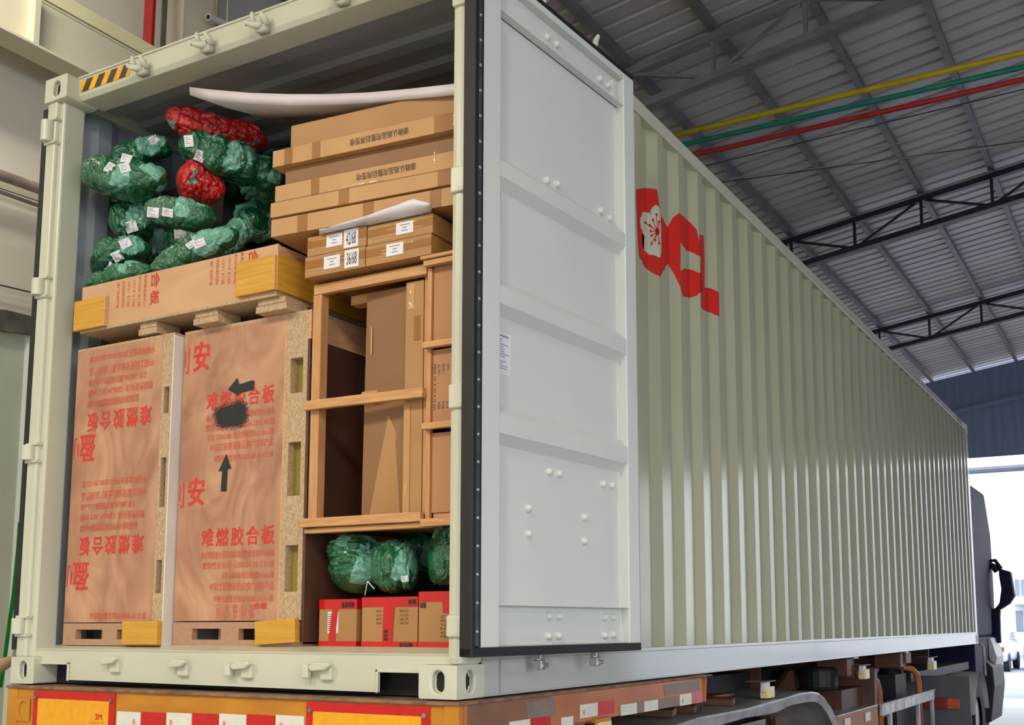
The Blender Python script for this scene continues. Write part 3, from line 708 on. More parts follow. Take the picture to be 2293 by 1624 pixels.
# --- crumpled white sheet lying on the small cartons
def cloth(name, grid, k, label, cat, th=.004):
    n = len(grid); m = len(grid[0]); b = MB(); b.mesh([p for r_ in grid for p in r_], [(i*m+j,i*m+j+1,(i+1)*m+j+1,(i+1)*m+j) for i in range(n-1) for j in range(m-1)], k)
    o = b.build(name, smooth=True, recalc=False); so = o.modifiers.new('solid','SOLIDIFY'); so.thickness = th; return setp(o, label, cat)
g = []
pk = [(716,.0),(730,.002),(748,.004),(772,.006),(800,.009),(830,.016),(860,.022),(890,.030),(915,.038),(925,.039),(940,.026),(955,.010),(966,.0)]
for yq, zb, fz in ((.106,1.846,0),(.078,1.847,.45),(.064,1.848,1),(.072,1.850,.98),(.090,1.854,.35),(.12,1.857,.0),(.30,1.856,0)):
    g.append([Vector((PY(u,500,yq).x, yq+.002*math.sin(u*.13), (zb if u < 812 or fz else zb-.006)+dz*.95*fz+.0015*math.sin(u*.21+yq*40)*fz)) for u, dz in pk])
cloth('packing_sheet', g, 'paper', 'crumpled white foam sheet squeezed between the small cartons and the big flat ones', 'packing sheet')
# --- big white foam sheet sagging under the container roof
g = []
top = [(427,196),(470,201),(560,209),(650,212),(740,212),(830,208),(920,200),(1010,190)]
bot = [(428,212),(470,219),(560,228),(650,233),(740,232),(830,227),(920,219),(1010,210)]
rowA = [PY(u,v,.16) for u, v in top]; rowB = [PY(u,v,.165) for u, v in bot]
und = [PY(u,v,y) for (u,v),y in zip(((590,262),(600,262),(615,262),(660,262),(740,258),(830,250),(920,240),(1010,230)),(.45,.5,.5,.55,.55,.55,.55,.55))]
ext = lambda r_: r_+[r_[-1]+(r_[-1]-r_[-2])*.38]
cloth('foam_sheet', [ext(rowA), ext(rowB), ext([(a*.5+c*.5)+Vector((0,0,-.004)) for a, c in zip(rowB, und)]), ext(und)], 'foam_sheet', 'long white foam sheet sagging over the cargo just below the container roof', 'foam sheet', .008)

# --- pine frame crate holding tall brown cartons
ya = .165; R = lambda u, v: PY(u,v,ya)
t = thing('frame_crate', (-.555,ya,.60), 'open pine frame crate with tall brown cartons inside, under the small labelled cartons', 'crate')
fx0, fx1 = -.846, -.268
b = MB(); b.box(fx0+.005,fx1+.0,ya,ya+.03,1.618,1.660,'pine_x'); b.build('top_rail', t, bevel=.002)
b = MB(); b.box(fx0,fx0+.045,ya+.004,ya+.05,0.679,1.618,'pine_z'); b.build('post', t, bevel=.002)
b = MB(); b.box(fx1-.03,fx1-.006,ya+.03,ya+.06,0.679,1.618,'pine_z'); b.build('post', t, bevel=.002)
b = MB(); b.box(fx0+.02,fx0+.06,ya+.75,ya+.79,0.679,1.623,'pine_z'); b.build('post', t, bevel=.002)
def tilted(x0, x1, y0, y1, z0, z1, rise, k):
    b = MB(); b.mesh([(x0,y0,z0),(x1,y0,z0+rise),(x1,y1,z0+rise),(x0,y1,z0),(x0,y0,z1),(x1,y0,z1+rise),(x1,y1,z1+rise),(x0,y1,z1)],
                      [(0,3,2,1),(4,5,6,7),(0,1,5,4),(1,2,6,5),(2,3,7,6),(3,0,4,7)], k); return b
tilted(fx0-.012,fx1+.006,ya-.028,ya-.002,1.129,1.167,-.006,'pine_x').build('middle_rail', t, bevel=.002)
tilted(fx0-.012,fx1+.004,ya-.028,ya-.002,0.648,0.684,-.002,'pine_x').build('bottom_rail', t, bevel=.002)
tilted(fx0-.005,fx1+.03,ya-.01,ya+.03,0.625,0.644,-.001,'pine_x').build('bottom_rail', t, bevel=.002)
b = MB(); b.box(fx0+.02,fx1,ya+.03,ya+.9,0.644,0.661,'pine_x'); b.build('base_board', t)
b = MB(); b.box(fx0+.25,fx0+.33,ya+.02,ya+.35,1.169,1.186,'pine_x'); b.build('cross_batten', t, bevel=.002)
b = MB(); b.box(fx0+.12,fx1-.2,ya+.10,ya+.16,1.583,1.623,'pine_x'); b.build('cross_batten', t, bevel=.002)
# cartons standing in it
x = PY(816,900,ya+.08).x-.016; xn = PY(906,900,ya+.03).x
b = MB(); b.mesh([(x+.012,ya+.08,0.663),(fx1-.10,ya+.06,0.663),(fx1-.10,ya+.5,0.663),(x+.012,ya+.5,0.663),(x+.02,ya+.08,1.608),(fx1-.10,ya+.06,1.608),(fx1-.10,ya+.5,1.608),(x+.02,ya+.5,1.608)],
       [(0,3,2,1),(4,5,6,7),(0,1,5,4),(1,2,6,5),(2,3,7,6),(3,0,4,7)], 'cardboard_dark')
b.mesh([(x+.06,ya+.069,.69),(x+.22,ya+.0645,.69),(x+.20,ya+.0665,1.0),(x+.15,ya+.0665,1.092)], [(0,1,2,3)], 'cardboard')
b.box(x+.05,x+.056,ya+.070,ya+.074,1.347,1.465,'tape_gloss')
o = b.build('tall_carton', recalc=False); setp(o, 'wide tall brown carton standing inside the pine frame crate', 'carton', 'tall cartons in the frame crate')
b = MB(); b.box(xn,fx1-.034,ya+.03,ya+.055,0.663,1.608,'cardboard'); b.box(xn,xn+.03,ya+.026,ya+.03,0.679,1.112,'cardboard_light')
b.box(xn+.01,xn+.04,ya+.0285,ya+.03,1.495,1.598,'tape_gloss'); b.box(xn+.005,xn+.02,ya+.0245,ya+.026,.75,.80,'tape_gloss'); b.box(xn+.04,xn+.07,ya+.0285,ya+.03,1.367,1.465,'tape_brown')
o = b.build('tall_carton', recalc=False); setp(o, 'narrow tall brown carton against the right post of the pine frame crate', 'carton', 'tall cartons in the frame crate')
# --- right frame crate
ya = .16
t = thing('frame_crate', (-.16,ya,.61), 'pine frame crate packed with brown cartons, half hidden by the right door post', 'crate')
gx = -.256
for z0, z1, dy in ((1.636,1.658,.0),(1.311,1.335,.0),(.995,1.019,.0),(0.625,0.654,.0)):
    b = MB(); b.box(gx-.004,-.06,ya-.03,ya-.004,z0,z1,'pine_x'); b.build('rail', t, bevel=.002)
b = MB(); b.box(gx-.012,-.06,ya-.04,ya+.2,1.660,1.674,'pine_x'); b.build('rail', t, bevel=.002)
b = MB(); b.box(gx-.004,gx+.016,ya,ya+.02,0.654,1.636,'pine_z'); b.build('post', t, bevel=.002)
b = MB(); b.box(gx+.02,-.06,ya+.02,ya+.05,0.640,0.679,'pine_x'); b.build('rail', t, bevel=.002)
zs = [(0.679,0.984,'lower printed-side-away'),(1.021,1.309,''),(1.337,1.655,'')]
labs = ['plain brown carton at the bottom of the right pine frame crate','brown carton printed with measurements, middle of the right pine frame crate','plain brown carton at the top of the right pine frame crate']
for (z0,z1,_), lb in zip(zs, labs):
    b = MB(); b.box(gx+.018,-.06,ya+.012,ya+.6,z0,z1,'cardboard_pink'); yq = ya+.0112
    if 'printed' in lb:
        for i, (s, za, zb_) in enumerate((('QTY:',1.22,1.248),('N.W.:',1.212,1.25),('G.W.:',1.206,1.25),('MEAS. 101 X 101 X 15 CM',1.075,1.252))):
            x = gx+.094-.020*i; wfront(b, s, x-.012, x, za, zb_, yq, 'ink_brown', 1, .03)
        for i, s in enumerate(('PCS','KGS','KGS')):
            x = gx+.094-.020*i; wfront(b, s, x-.012, x, 1.075, 1.102, yq, 'ink_brown', 1, .03)
    o = b.build('brown_carton', recalc=False); setp(o, lb, 'carton', 'cartons in the right frame crate')
# --- stamped crate behind the pine frame, the shade there put into its colour
b = MB(); b.box(-.93,-.12,1.35,2.3,FL,1.30,'shade_toned_ply'); wfront(b, '利安', -.90, -.74, .80, 1.02, 1.349, 'ink_faded', 0, .04)
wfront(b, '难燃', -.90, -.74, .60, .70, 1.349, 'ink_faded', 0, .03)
o = b.build('shade_toned_crate', recalc=False); setp(o, 'crate with a faint red stamp, shade put into its colour, behind the pine frame crate', 'crate')
b = MB(); b.box(-.84,-.10,.75,1.34,FL,.62,'shade_toned_ply'); o = b.build('low_crate'); setp(o, 'low crate behind the red-taped cartons, shade put into its dark colour', 'crate')
b = MB(); b.box(-2.30,-1.20,1.30,2.4,1.56,2.66,'shade_toned_ply'); o = b.build('shade_toned_crate'); setp(o, 'tall crate added behind the sacks to black out the space there', 'crate')  # this crate and the next three are added to keep the depth black
b = MB(); b.box(-2.36,-1.90,.66,1.28,1.86,2.55,'shade_toned_ply'); o = b.build('shade_toned_crate'); setp(o, 'narrow crate added by the left wall to black out the gap behind the sacks', 'crate')
b = MB(); b.box(-1.15,-.10,1.55,2.4,1.40,2.30,'shade_toned_ply'); o = b.build('shade_toned_crate'); setp(o, 'crate added behind the big flat cartons, its colour painted as deep shade', 'crate')
b = MB(); b.box(-2.30,-1.0,1.40,2.4,FL,1.55,'shade_toned_ply'); o = b.build('shade_toned_crate'); setp(o, 'crate added behind the two tall plywood crates, its colour painted as deep shade', 'crate')
# --- red-taped cartons on the container floor
def taped(x0, x1, z1, y, lb, idx):
    b = MB(); z0 = FL; b.box(x0,x1,y,y+.4,z0,z1,'cardboard'); e = .0015; w = x1-x0
    b.box(x0-e,x1+e,y-e,y+.05,z1-.038,z1+e,'tape_red'); b.box(x0-e,x1+e,y-e,y+.05,z0,z0+.028,'tape_red')
    if idx == 0:
        b.box(x0+.045,x0+.10,y-e,y,z0+.06,z0+.145,'paper')
        for j in range(9): b.box(x0+.048,x0+.066,y-e*1.3,y,z0+.07+.008*j,z0+.073+.008*j,'ink_black')
        b.mesh([(x0+.05,y-e*2,z0+.02),(x0+.085,y-e*2,z0+.02),(x0+.10,y-e*2,z1-.03),(x0+.07,y-e*2,z1-.03)], [(0,1,2,3)], 'tape_red')
        wfront(b, '最快发货', x1-.075, x1-.01, z1-.033, z1-.010, y-e*1.6, 'ink_black', 2, .05)
    elif idx == 1:
        b.mesh([(x0+w*.38,y-e*2,z0+.02),(x0+w*.56,y-e*2,z0+.02),(x0+w*.60,y-e*2,z1-.03),(x0+w*.40,y-e*2,z1-.03)], [(0,1,2,3)], 'tape_red')
        wfront(b, '易找发', x0+w*.41, x0+w*.49, z0+.03, z0+.075, y-e*2.4, 'ink_black', 1, .05)
        wfront(b, '最快发', x1-.085, x1-.02, z0+.004, z0+.024, y-e*1.6, 'ink_black', 2, .05); wfront(b, '最快', x1-.045, x1-.005, z1-.030, z1-.008, y-e*1.6, 'ink_black', 2, .05)
        for i, s in enumerate(('CTNS','QTY.','G.W.','N.W.')):
            wfront(b, s, x0+w*.68, x0+w*.84, z1-.058-.016*i, z1-.048-.016*i, y-.0008, 'ink_brown', 2, .03); wfront(b, s[:3], x0+w*.26, x0+w*.36, z1-.058-.016*i, z1-.048-.016*i, y-.0008, 'ink_brown', 2, .03)
    else:
        b.mesh([(x0+w*.42,y-e*2,z1-.08),(x0+w*.62,y-e*2,z1-.085),(x0+w*.62,y-e*2,z1-.03),(x0+w*.40,y-e*2,z1-.03)], [(0,1,2,3)], 'tape_red')
        b.mesh([(x0+w*.66,y-e*2,z0+.02),(x1,y-e*2,z0+.02),(x1,y-e*2,z1-.03),(x0+w*.74,y-e*2,z1-.03)], [(0,1,2,3)], 'tape_red')
        wfront(b, '易找', x0+.005, x0+.035, z1-.062, z1-.04, y-e*1.6, 'ink_black', 2, .05); wfront(b, '最快', x0+w*.78, x1-.01, z1-.07, z1-.04, y-e*2.6, 'ink_black', 2, .05)
        for i, s in enumerate(('CTNS','MODEL','QTY.','N.W.','G.W.','MEAS')): wfront(b, s, x0+w*.38, x0+w*.64, z1-.10-.015*i, z1-.09-.015*i, y-.0008, 'ink_brown', 0, .03)
    o = b.build('taped_carton', recalc=False); setp(o, lb, 'carton', 'red-taped cartons on the container floor')
    bv = o.modifiers.new('bevel','BEVEL'); bv.width = .003; bv.segments = 2; bv.limit_method = 'ANGLE'
taped(-.842,-.650,.360,.25,'red-taped carton with a white barcode slip, leftmost on the floor',0)
taped(-.622,-.352,.366,.25,'red-taped carton with a tape strip down its middle, between two others on the floor',1)
taped(-.345,-.075,.384,.25,'red-taped carton partly behind the right door post on the container floor',2)

# --- sacks
def sack(name, p, q, r0, flat, k, seed, label, group, labels=(), n1=92, n2=64, tw=.0):
    p = Vector(p); q = Vector(q); ax = (q-p); L = ax.length+r0*1.1; ax.normalize(); mid = (p+q)/2
    up = Vector((0,0,1)); up = (up-ax*up.dot(ax)).normalized(); sd = ax.cross(up); vs = []; random.seed(seed)
    ph = [random.random()*6.3 for _ in range(8)]; off = Vector((seed*3.7,seed*1.3,seed*.7))
    for i in range(n1+1):
        s = i/n1; c = 2*s-1
        prof = max(0, 1-abs(c)**3.2)**.55
        band = 1-.10*max(0,math.sin(s*math.pi*4+ph[0]))**6-.05*max(0,math.sin(s*math.pi*7+ph[1]))**4
        ctr = mid+ax*(c*L/2)+up*(.16*r0*math.sin(s*3.1+ph[2]))
        for j in range(n2):
            a = 2*math.pi*j/n2; ca, sa = math.cos(a), math.sin(a)
            sq = 1/((abs(ca)**3+abs(sa)**3)**(1/3))
            dv = up*(sa*flat)+sd*ca; pt = ctr+dv*(r0*prof*band*sq)
            n = noise.noise(pt*5+off)*.36+noise.noise(pt*11+off)*.16
            wq = pt+Vector((noise.noise(pt*9+off),noise.noise(pt*9-off),noise.noise(pt*9+off*2)))*.045
            d1 = noise.voronoi(wq*13+off)[0]; d2 = noise.voronoi(wq*27+off)[0]
            cr = .17*math.exp(-(d1[1]-d1[0])*7)+.07*math.exp(-(d2[1]-d2[0])*6)-.03
            pt = ctr+dv*(r0*max(prof,.02)*band*sq*(1.02+n-cr))+ax*(noise.noise(pt*8+off)*.14*r0)
            vs.append(pt)
    fs = [(i*n2+j,i*n2+(j+1)%n2,(i+1)*n2+(j+1)%n2,(i+1)*n2+j) for i in range(n1) for j in range(n2)]
    fs += [tuple(range(n2))[::-1], tuple(range(n1*n2,(n1+1)*n2))]
    b = MB(); b.mesh(vs, fs, k); o = b.build(name, smooth=True); setp(o, label, 'sack', group)
    if labels:
        tree = BVHTree.FromPolygons([v for v in b.v], b.f)
        for (u, v, w, h, rot) in labels:
            d = ray(u,v).normalized(); hit = tree.ray_cast(CAM, d)
            if hit[0] is None: hit = tree.find_nearest(CAM+d*((mid-CAM).dot(d)))
            P_, n_ = hit[0], hit[1]
            if n_.dot(d) > 0: n_ = -n_
            n_ = (n_*.45-d*.55).normalized()
            x = Vector((math.cos(rot),0,math.sin(rot))); x = (x-n_*x.dot(n_)).normalized(); y = n_.cross(x)
            # paper slip draped over the surface
            m_ = MB(); G = 6; g = []
            for a in range(G):
                for c in range(G):
                    pt = P_+x*(w*(a/(G-1)-.5))+y*(h*(c/(G-1)-.5)); hh = tree.ray_cast(pt+n_*.15, -n_); z = 0
                    if hh[0] is not None: z = max(-.012,min(.012,(hh[0]-pt).dot(n_)))
                    g.append(pt+n_*(z*.6+.006))
            m_.mesh(g, [(a*G+c,a*G+c+1,(a+1)*G+c+1,(a+1)*G+c) for a in range(G-1) for c in range(G-1)], 'paper')
            for j, (s0_, s1_) in enumerate(((.12,.5),(.12,.7),(.12,.35),(.12,.6))):
                yy = .78-.17*j
                def at(s_, t_):
                    i0 = min(int(s_*(G-1)),G-2); j0 = min(int(t_*(G-1)),G-2); fa = s_*(G-1)-i0; fb = t_*(G-1)-j0
                    return (g[i0*G+j0]*(1-fa)+g[(i0+1)*G+j0]*fa)*(1-fb)+(g[i0*G+j0+1]*(1-fa)+g[(i0+1)*G+j0+1]*fa)*fb+n_*.0012
                m_.mesh([at(s0_,yy),at(s1_,yy),at(s1_,yy+.05),at(s0_,yy+.05)], [(0,1,2,3)], 'ink_grey')
            lo = m_.build('paper_label', o, recalc=False)
            lo['label'] = 'white paper label'
    return o
def sk(u0, v0, u1, v1, y0, y1, rpx, flat, col, seed, label, labels=(), group='sacks on the left crates'):
    p = PY(u0,v0,y0); q = PY(u1,v1,y1); r = size_at(rpx, (p+q)/2)*1.08
    # shorten so the rounded ends land on the given pixels
    d = (q-p); 
    if d.length > 2*r*.9: dn = d.normalized(); p = p+dn*r*.55; q = q-dn*r*.55
    else: m_ = (p+q)/2; p = m_-d*.2; q = m_+d*.2
    lb = [(a,b_,size_at(w,p),size_at(h,p),math.radians(rt)) for a,b_,w,h,rt in labels]
    return sack('wrapped_sack', p, q, r, flat, 'sack_'+col, seed, label, group, lb)
# deeper sacks first
sk(560,420,640,430,.75,1.3,52,.9,'green',31,'green sack in the dark beside the big flat cartons, upper of two')
sk(560,500,640,505,.70,1.3,50,.9,'green',32,'green sack in the dark just above the long low crate, right end')
sk(455,430,540,440,.85,1.4,50,1,'green',33,'green sack in shadow behind the middle red one')
sk(310,470,400,470,.60,1.3,50,1,'green',34,'green sack in shadow behind the bright one with two labels')
sk(600,370,680,380,.9,1.4,46,.9,'green',35,'green sack in the dark behind the big flat cartons')
sk(225,440,350,445,.36,.60,40,.8,'green',36,'green sack in shadow right under the big green one at the left wall')
sk(300,545,390,560,.46,.62,42,.9,'green',37,'green sack in shadow between the stacked left sacks and the slanting bright one')
sk(470,560,560,520,.42,.62,40,.9,'green',38,'green sack in shadow behind the right end of the slanting bright one')
sk(205,610,300,590,.30,.42,34,.8,'green',39,'green sack in shadow behind the lowest green one at the left')
sk(245,345,390,340,.27,.50,36,.8,'green',5,'green sack at the top left with a small label, behind the big one', ((343,313,22,16,5),))
sk(400,318,640,400,.28,.70,46,.85,'green',6,'long green sack with two labels under the topmost red one', ((423,316,20,25,-5),(447,349,20,25,-35)))
sk(372,245,600,330,.30,.75,37,.9,'red',7,'long red sack on the very top of the pile')
sk(396,405,500,425,.30,.5,44,.9,'red',8,'short red sack in the middle of the pile')
sk(243,500,345,500,.24,.40,44,.9,'green',9,'green sack with one label right against the left wall, below the big one', ((294,508,26,24,10),))
sk(192,388,366,402,.15,.22,46,.85,'green',10,'big green sack with three labels sticking out at the upper left', ((248,378,22,24,-20),(283,355,22,20,-8),(280,376,22,20,5)))
sk(370,535,470,535,.42,.6,36,.85,'green',12,'green sack with one label between two bright green ones', ((404,524,26,20,-8),))
sk(215,570,340,560,.17,.30,36,.85,'green',11,'green sack with two labels above the lowest one at the left', ((281,545,24,20,15),(263,574,22,22,8)))
sk(328,462,480,492,.18,.28,34,.85,'green',13,'bright green sack with two labels in the middle of the pile', ((343,476,26,22,-12),(377,476,26,18,-20)))
sk(338,598,534,525,.14,.28,34,.85,'green',14,'bright green sack lying aslant on the long low crate', ((447,545,26,18,12),(428,548,22,14,25)))
sk(188,632,345,606,.13,.22,24,.85,'green',15,'lowest green sack, on the left end of the long low crate', ((244,592,22,20,-10),))
b = MB(); p = PY(823,1302,.20); b.tube([p,p+Vector((-.008,0,-.035)),p+Vector((-.012,0,-.055))], .0016, 'paper', 6); b.tube([p,p+Vector((.02,0,-.018)),p+Vector((.034,0,-.030))], .0022, 'paper', 6); o = b.build('cable_tie'); setp(o, 'white cable tie knotted between the two sacks under the frame crate', 'cable tie')
G2 = 'sacks above the red-taped cartons'
sk(802,1196,800,1326,.38,.32,62,1,'green',21,'upright green sack under the left end of the pine frame crate', group=G2)
sk(830,1272,938,1268,.24,.34,53,.95,'green',22,'round green sack lying on the red-taped cartons in the middle', ((907,1296,16,14,0),), group=G2)
sk(960,1262,1070,1240,.26,.45,58,1.1,'green',23,'green sack at the right, cut off by the door post', group=G2)
sk(880,1250,1010,1235,.55,.65,44,1,'green',24,'green sack in the dark behind the round one', group=G2)
# ================================================================ TRAILER
GZ = -1.45
tr = thing('container_trailer', (-1.2,6,GZ), 'weathered orange and yellow flatbed trailer carrying the container', 'trailer')
RY = -.03
b = MB(); b.box(-2.335,.0,RY,RY+.12,-.34,-.018,'trailer_yellow'); b.build('rear_beam', tr, bevel=.003)
b = MB(); b.box(-2.405,.036,RY-.012,2.28,-.018,-.006,'rust_top'); b.build('deck_plate', tr, bevel=.002)
b = MB(); b.box(-2.402,-2.335,RY-.004,RY+.12,-.36,-.018,'trailer_yellow'); b.build('end_post', tr, bevel=.003)
b = MB(); ring_hole(b, (-2.285,RY-.006,-.112), (1,0,0), (0,0,1), .092, .098, .031, .038, (0,1,0), .02, 'trailer_yellow'); b.build('lamp_socket', tr)
b = MB(); b.box(-.028,.034,RY-.008,RY+.02,-.34,-.018,'trailer_yellow'); b.build('end_post', tr, bevel=.002)
for x0, x1, mark3 in ((-2.216,-1.690,1),(-.645,-.088,0)):
    b = MB(); z1 = -.024; z0 = -.215; y = RY-.004
    b.box(x0,x1,y-.003,y,z0,z1,'refl_red'); b.box(x0+.034,x1-.034,y-.005,y-.003,z0+.034,z1-.034,'refl_yellow')
    if mark3: wfront(b, '3M', x1-.115, x1-.07, z1-.112, z1-.086, y-.0056, 'refl_red', 0, .05); wfront(b, '100020110', x1-.15, x1-.06, z1-.128, z1-.120, y-.0056, 'ink_faded', 0, .0)
    for sx in (x0+.02,x1-.02): b.tube([(sx,y-.003,z1-.03),(sx,y-.010,z1-.03)], .009, 'hub_steel', 8)
    b.build('reflector_board', tr, recalc=False)
def tape_mark(b, o, r, s):
    r = Vector(r); o = Vector(o); write(b, '天', o, r, (0,0,1), s, s, 'ink_red', .03)
for i in range(7):
    x0 = -1.678+.1465*i; w = .142; zt = -.096+.003*i; b = MB()
    if i == 6: w = .14
    b.box(x0,x0+w,RY-.003,RY,zt-.058,zt,'refl_white' if i % 2 == 0 else 'refl_red')
    if i % 2 == 0: tape_mark(b, (x0+.095 if i == 0 else x0+.018,RY-.0036,zt-.05), (1,0,0), .02)
    b.build('reflective_tape', tr, recalc=False)
# side outrigger
SX = .030
b = MB(); b.box(-.35,SX,.0,2.26,-.142,-.018,'trailer_orange'); b.build('side_beam', tr, bevel=.003)
b = MB(); b.box(-.35,SX+.001,RY+.05,.62,-.40,-.018,'rust'); b.build('corner_plate', tr, bevel=.003)
b = MB(); b.prism([(.20,-.36),(.80,-.24),(.92,-.142),(.20,-.142)], 'x', -.02, SX-.002, 'rust'); b.build('gusset', tr)
for y0, y1, z0 in ((1.73,2.2,-.085),(.42,.66,-.10)):
    b = MB(); b.prism([(y0+.02,z0),(y1,z0+.005),(y1-.015,-.028),(y0,-.032)], 'x', SX+.0005, SX+.002, 'primer_patch'); b.build('primer_patch', tr, recalc=False)
b = MB(); b.prism([(SX-.02,-.142),(SX+.006,-.142),(SX+.012,-.018),(SX-.02,-.018)], 'y', 2.262, 2.275, 'trailer_orange'); b.box(-.35,.05,2.2,2.34,-.012,-.004,'rust_top'); b.build('end_lip', tr)
for y0, z1, l in ((.30,-.096,.30),(.86,-.070,.32),(1.93,-.088,.30)):
    for j in (0,1):
        b = MB(); b.box(SX+.001,SX+.004,y0+l/2*j,y0+l/2*(j+1),z1-.055,z1,'refl_white' if j == 0 else 'refl_red')
        if j == 0: tape_mark(b, (SX+.0045,y0+.02,z1-.045), (0,1,0), .022)
        b.build('reflective_tape', tr, recalc=False)
for y0, y1, z1, k in ((1.25,1.42,-.095,'refl_white'),(1.42,1.50,-.095,'primer_patch'),(1.50,1.66,-.095,'refl_white'),(1.66,1.92,-.093,'primer_patch'),(.70,.80,-.11,'refl_white')):
    b = MB(); b.box(SX+.001,SX+.0025,y0,y1,z1-.048,z1,k); b.build('worn_tape', tr, recalc=False)
b = MB(); b.box(-.02,SX+.02,.98,1.12,-.155,-.135,'trailer_yellow'); b.box(SX-.005,SX+.022,1.0,1.12,-.23,-.150,'lamp_lens'); b.build('side_lamp', tr, bevel=.006)
# chassis beams, cross members
for x in (-.86,-1.66):
    b = MB(); b.box(x-.01,x+.01,.1,8.4,-.50,-.05,'chassis_brown'); b.box(x-.07,x+.07,.1,8.4,-.05,-.03,'chassis_brown'); b.box(x-.07,x+.07,.1,8.4,-.52,-.50,'chassis_brown')
    b.box(x-.01,x+.01,8.4,11.9,-.24,-.05,'chassis_brown'); b.box(x-.07,x+.07,8.4,11.9,-.05,-.03,'chassis_brown'); b.build('chassis_beam', tr)
for y in (2.9,3.5,4.9,5.75,7.75,10.2,11.7):
    xe = -.06 if y in (5.75,7.75) else -.55
    b = MB(); b.box(-2.35,xe,y,y+.05,-.17 if xe > -.2 else -.30,-.02,'chassis_brown')
    if xe > -.2: b.box(-.45,-.03,y-.05,y+.10,-.018,-.006,'hub_steel'); b.box(-.30,-.06,y-.16,y+.02,-.15,-.02,'chassis_brown')
    b.build('cross_bearer', tr)
b = MB(); b.box(-1.2,-.62,2.5,9.3,-.46,-.10,'chassis_dark'); b.build('chassis_core', tr)
b = MB(); b.prism([(3.0,-.19),(3.6,-.19),(4.4,-.22),(4.4,-.24),(3.0,-.23)], 'x', -.5, -.35, 'trailer_orange'); b.build('rusty_bracket', tr)
b = MB(); b.tube([(-.12,2.5,-.21),(-.12,2.5,-.12)], .045, 'chassis_dark', 14); b.build('mudguard_stay', tr)
# spring hangers, brown pressings
b = MB(); b.prism([(4.65,-.42),(6.2,-.42),(6.2,-.30),(5.9,-.14),(5.4,-.10),(4.9,-.28)], 'x', -.50, -.46, 'chassis_brown'); b.build('bracket_plate', tr)
b = MB(); b.box(-.44,-.10,5.55,6.26,-.42,-.26,'chassis_brown'); b.build('support_box', tr, bevel=.004)
b = MB(); b.prism([(6.22,-.42),(6.30,-.42),(6.36,-.12),(6.26,-.12)], 'x', -.3, .0, 'chassis_brown'); b.build('bracket_plate', tr)
b = MB(); b.tube([(-.28,5.55,-.26),(-.28,5.55,-.08)], .15, 'rubber', 20); b.build('air_tank', tr, bevel=.03)
b = MB(); b.box(-.25,-.04,7.75,8.0,-.12,-.02,'chassis_brown'); b.build('support_box', tr, bevel=.004)
b = MB(); b.tube([(-.30,8.3,-.24),(-.30,8.3,-.06)], .12, 'chassis_dark', 16); b.box(-.6,-.2,8.0,8.5,-.9,-.24,'chassis_dark'); b.build('landing_leg', tr)
for y in (6.42,8.15):
    b = MB(); z0 = -.16; b.tube([(-.16,y-.16,z0),(-.06,y-.06,z0-.02),(-.03,y+.01,z0-.07),(-.02,y+.05,z0-.15),(-.02,y+.06,z0-.60)], .030, 'trailer_orange', 12); b.build('guard_arm', tr, smooth=True)
b = MB(); b.box(-1.55,-.95,2.0,4.9,-.75,-.45,'chassis_dark'); b.build('suspension', tr)
# wheels
def wheel(y):
    w = MB(); N = 44; R_ = .50; zc = GZ+R_; prof = [(-.02,.30),(.0,.44),(-.02,.485),(-.05,.50),(-.22,.50),(-.26,.48),(-.27,.30)]
    vs = [(px_, y+r_*math.cos(2*math.pi*j/N), zc+r_*math.sin(2*math.pi*j/N)) for px_, r_ in [(a-.03,c) for a,c in prof] for j in range(N)]
    w.mesh(vs, [(i*N+j,i*N+(j+1)%N,(i+1)*N+(j+1)%N,(i+1)*N+j) for i in range(len(prof)-1) for j in range(N)], 'tyre'); t_ = w.build('wheel', tr, smooth=True)
    w = MB(); w.tube([(-.075,y,zc),(-.07,y,zc)], .30, 'hub_steel', 30); w.tube([(-.07,y,zc),(-.0,y,zc)], [.12,.10], 'hub_steel', 20)
    for j in range(10): a = 2*math.pi*j/10; w.tube([(-.07,y+.2*math.cos(a),zc+.2*math.sin(a)),(-.04,y+.2*math.cos(a),zc+.2*math.sin(a))], .016, 'hub_steel', 8)
    w.build('wheel_hub', t_)
for y in (1.45,2.78,4.12): wheel(y)
# mudguard over the wheels
MG = [(.35,-1.0),(.55,-.62),(.85,-.42),(1.3,-.30),(1.8,-.235),(2.18,-.217),(2.93,-.221),(3.3,-.212),(3.68,-.202),(3.96,-.192),(4.25,-.196),(4.42,-.214),(4.58,-.260),(4.73,-.330),(4.86,-.42),(4.97,-.54),(5.03,-.70)]
ML = [(.45,-1.0),(.63,-.66),(.92,-.50),(1.34,-.38),(1.82,-.31),(2.2,-.29),(2.93,-.274),(3.3,-.283),(3.52,-.282),(3.79,-.259),(4.2,-.262),(4.36,-.270),(4.50,-.300),(4.65,-.365),(4.78,-.45),(4.90,-.56),(4.96,-.70)]
b = MB(); b.sheet([(y,z) for y, z in MG], 'x', -.46, .03, 'alu')
n = len(MG); b.mesh([(.03,y,z) for y, z in MG]+[(.036,y,z-.01) for y, z in MG]+[(.022,y,z) for y, z in ML], [(i+n*q,i+1+n*q,n+n*q+i+1,n+n*q+i) for q in (0,1) for i in range(n-1)], 'alu'); b.build('mudguard', tr, smooth=False, recalc=False)
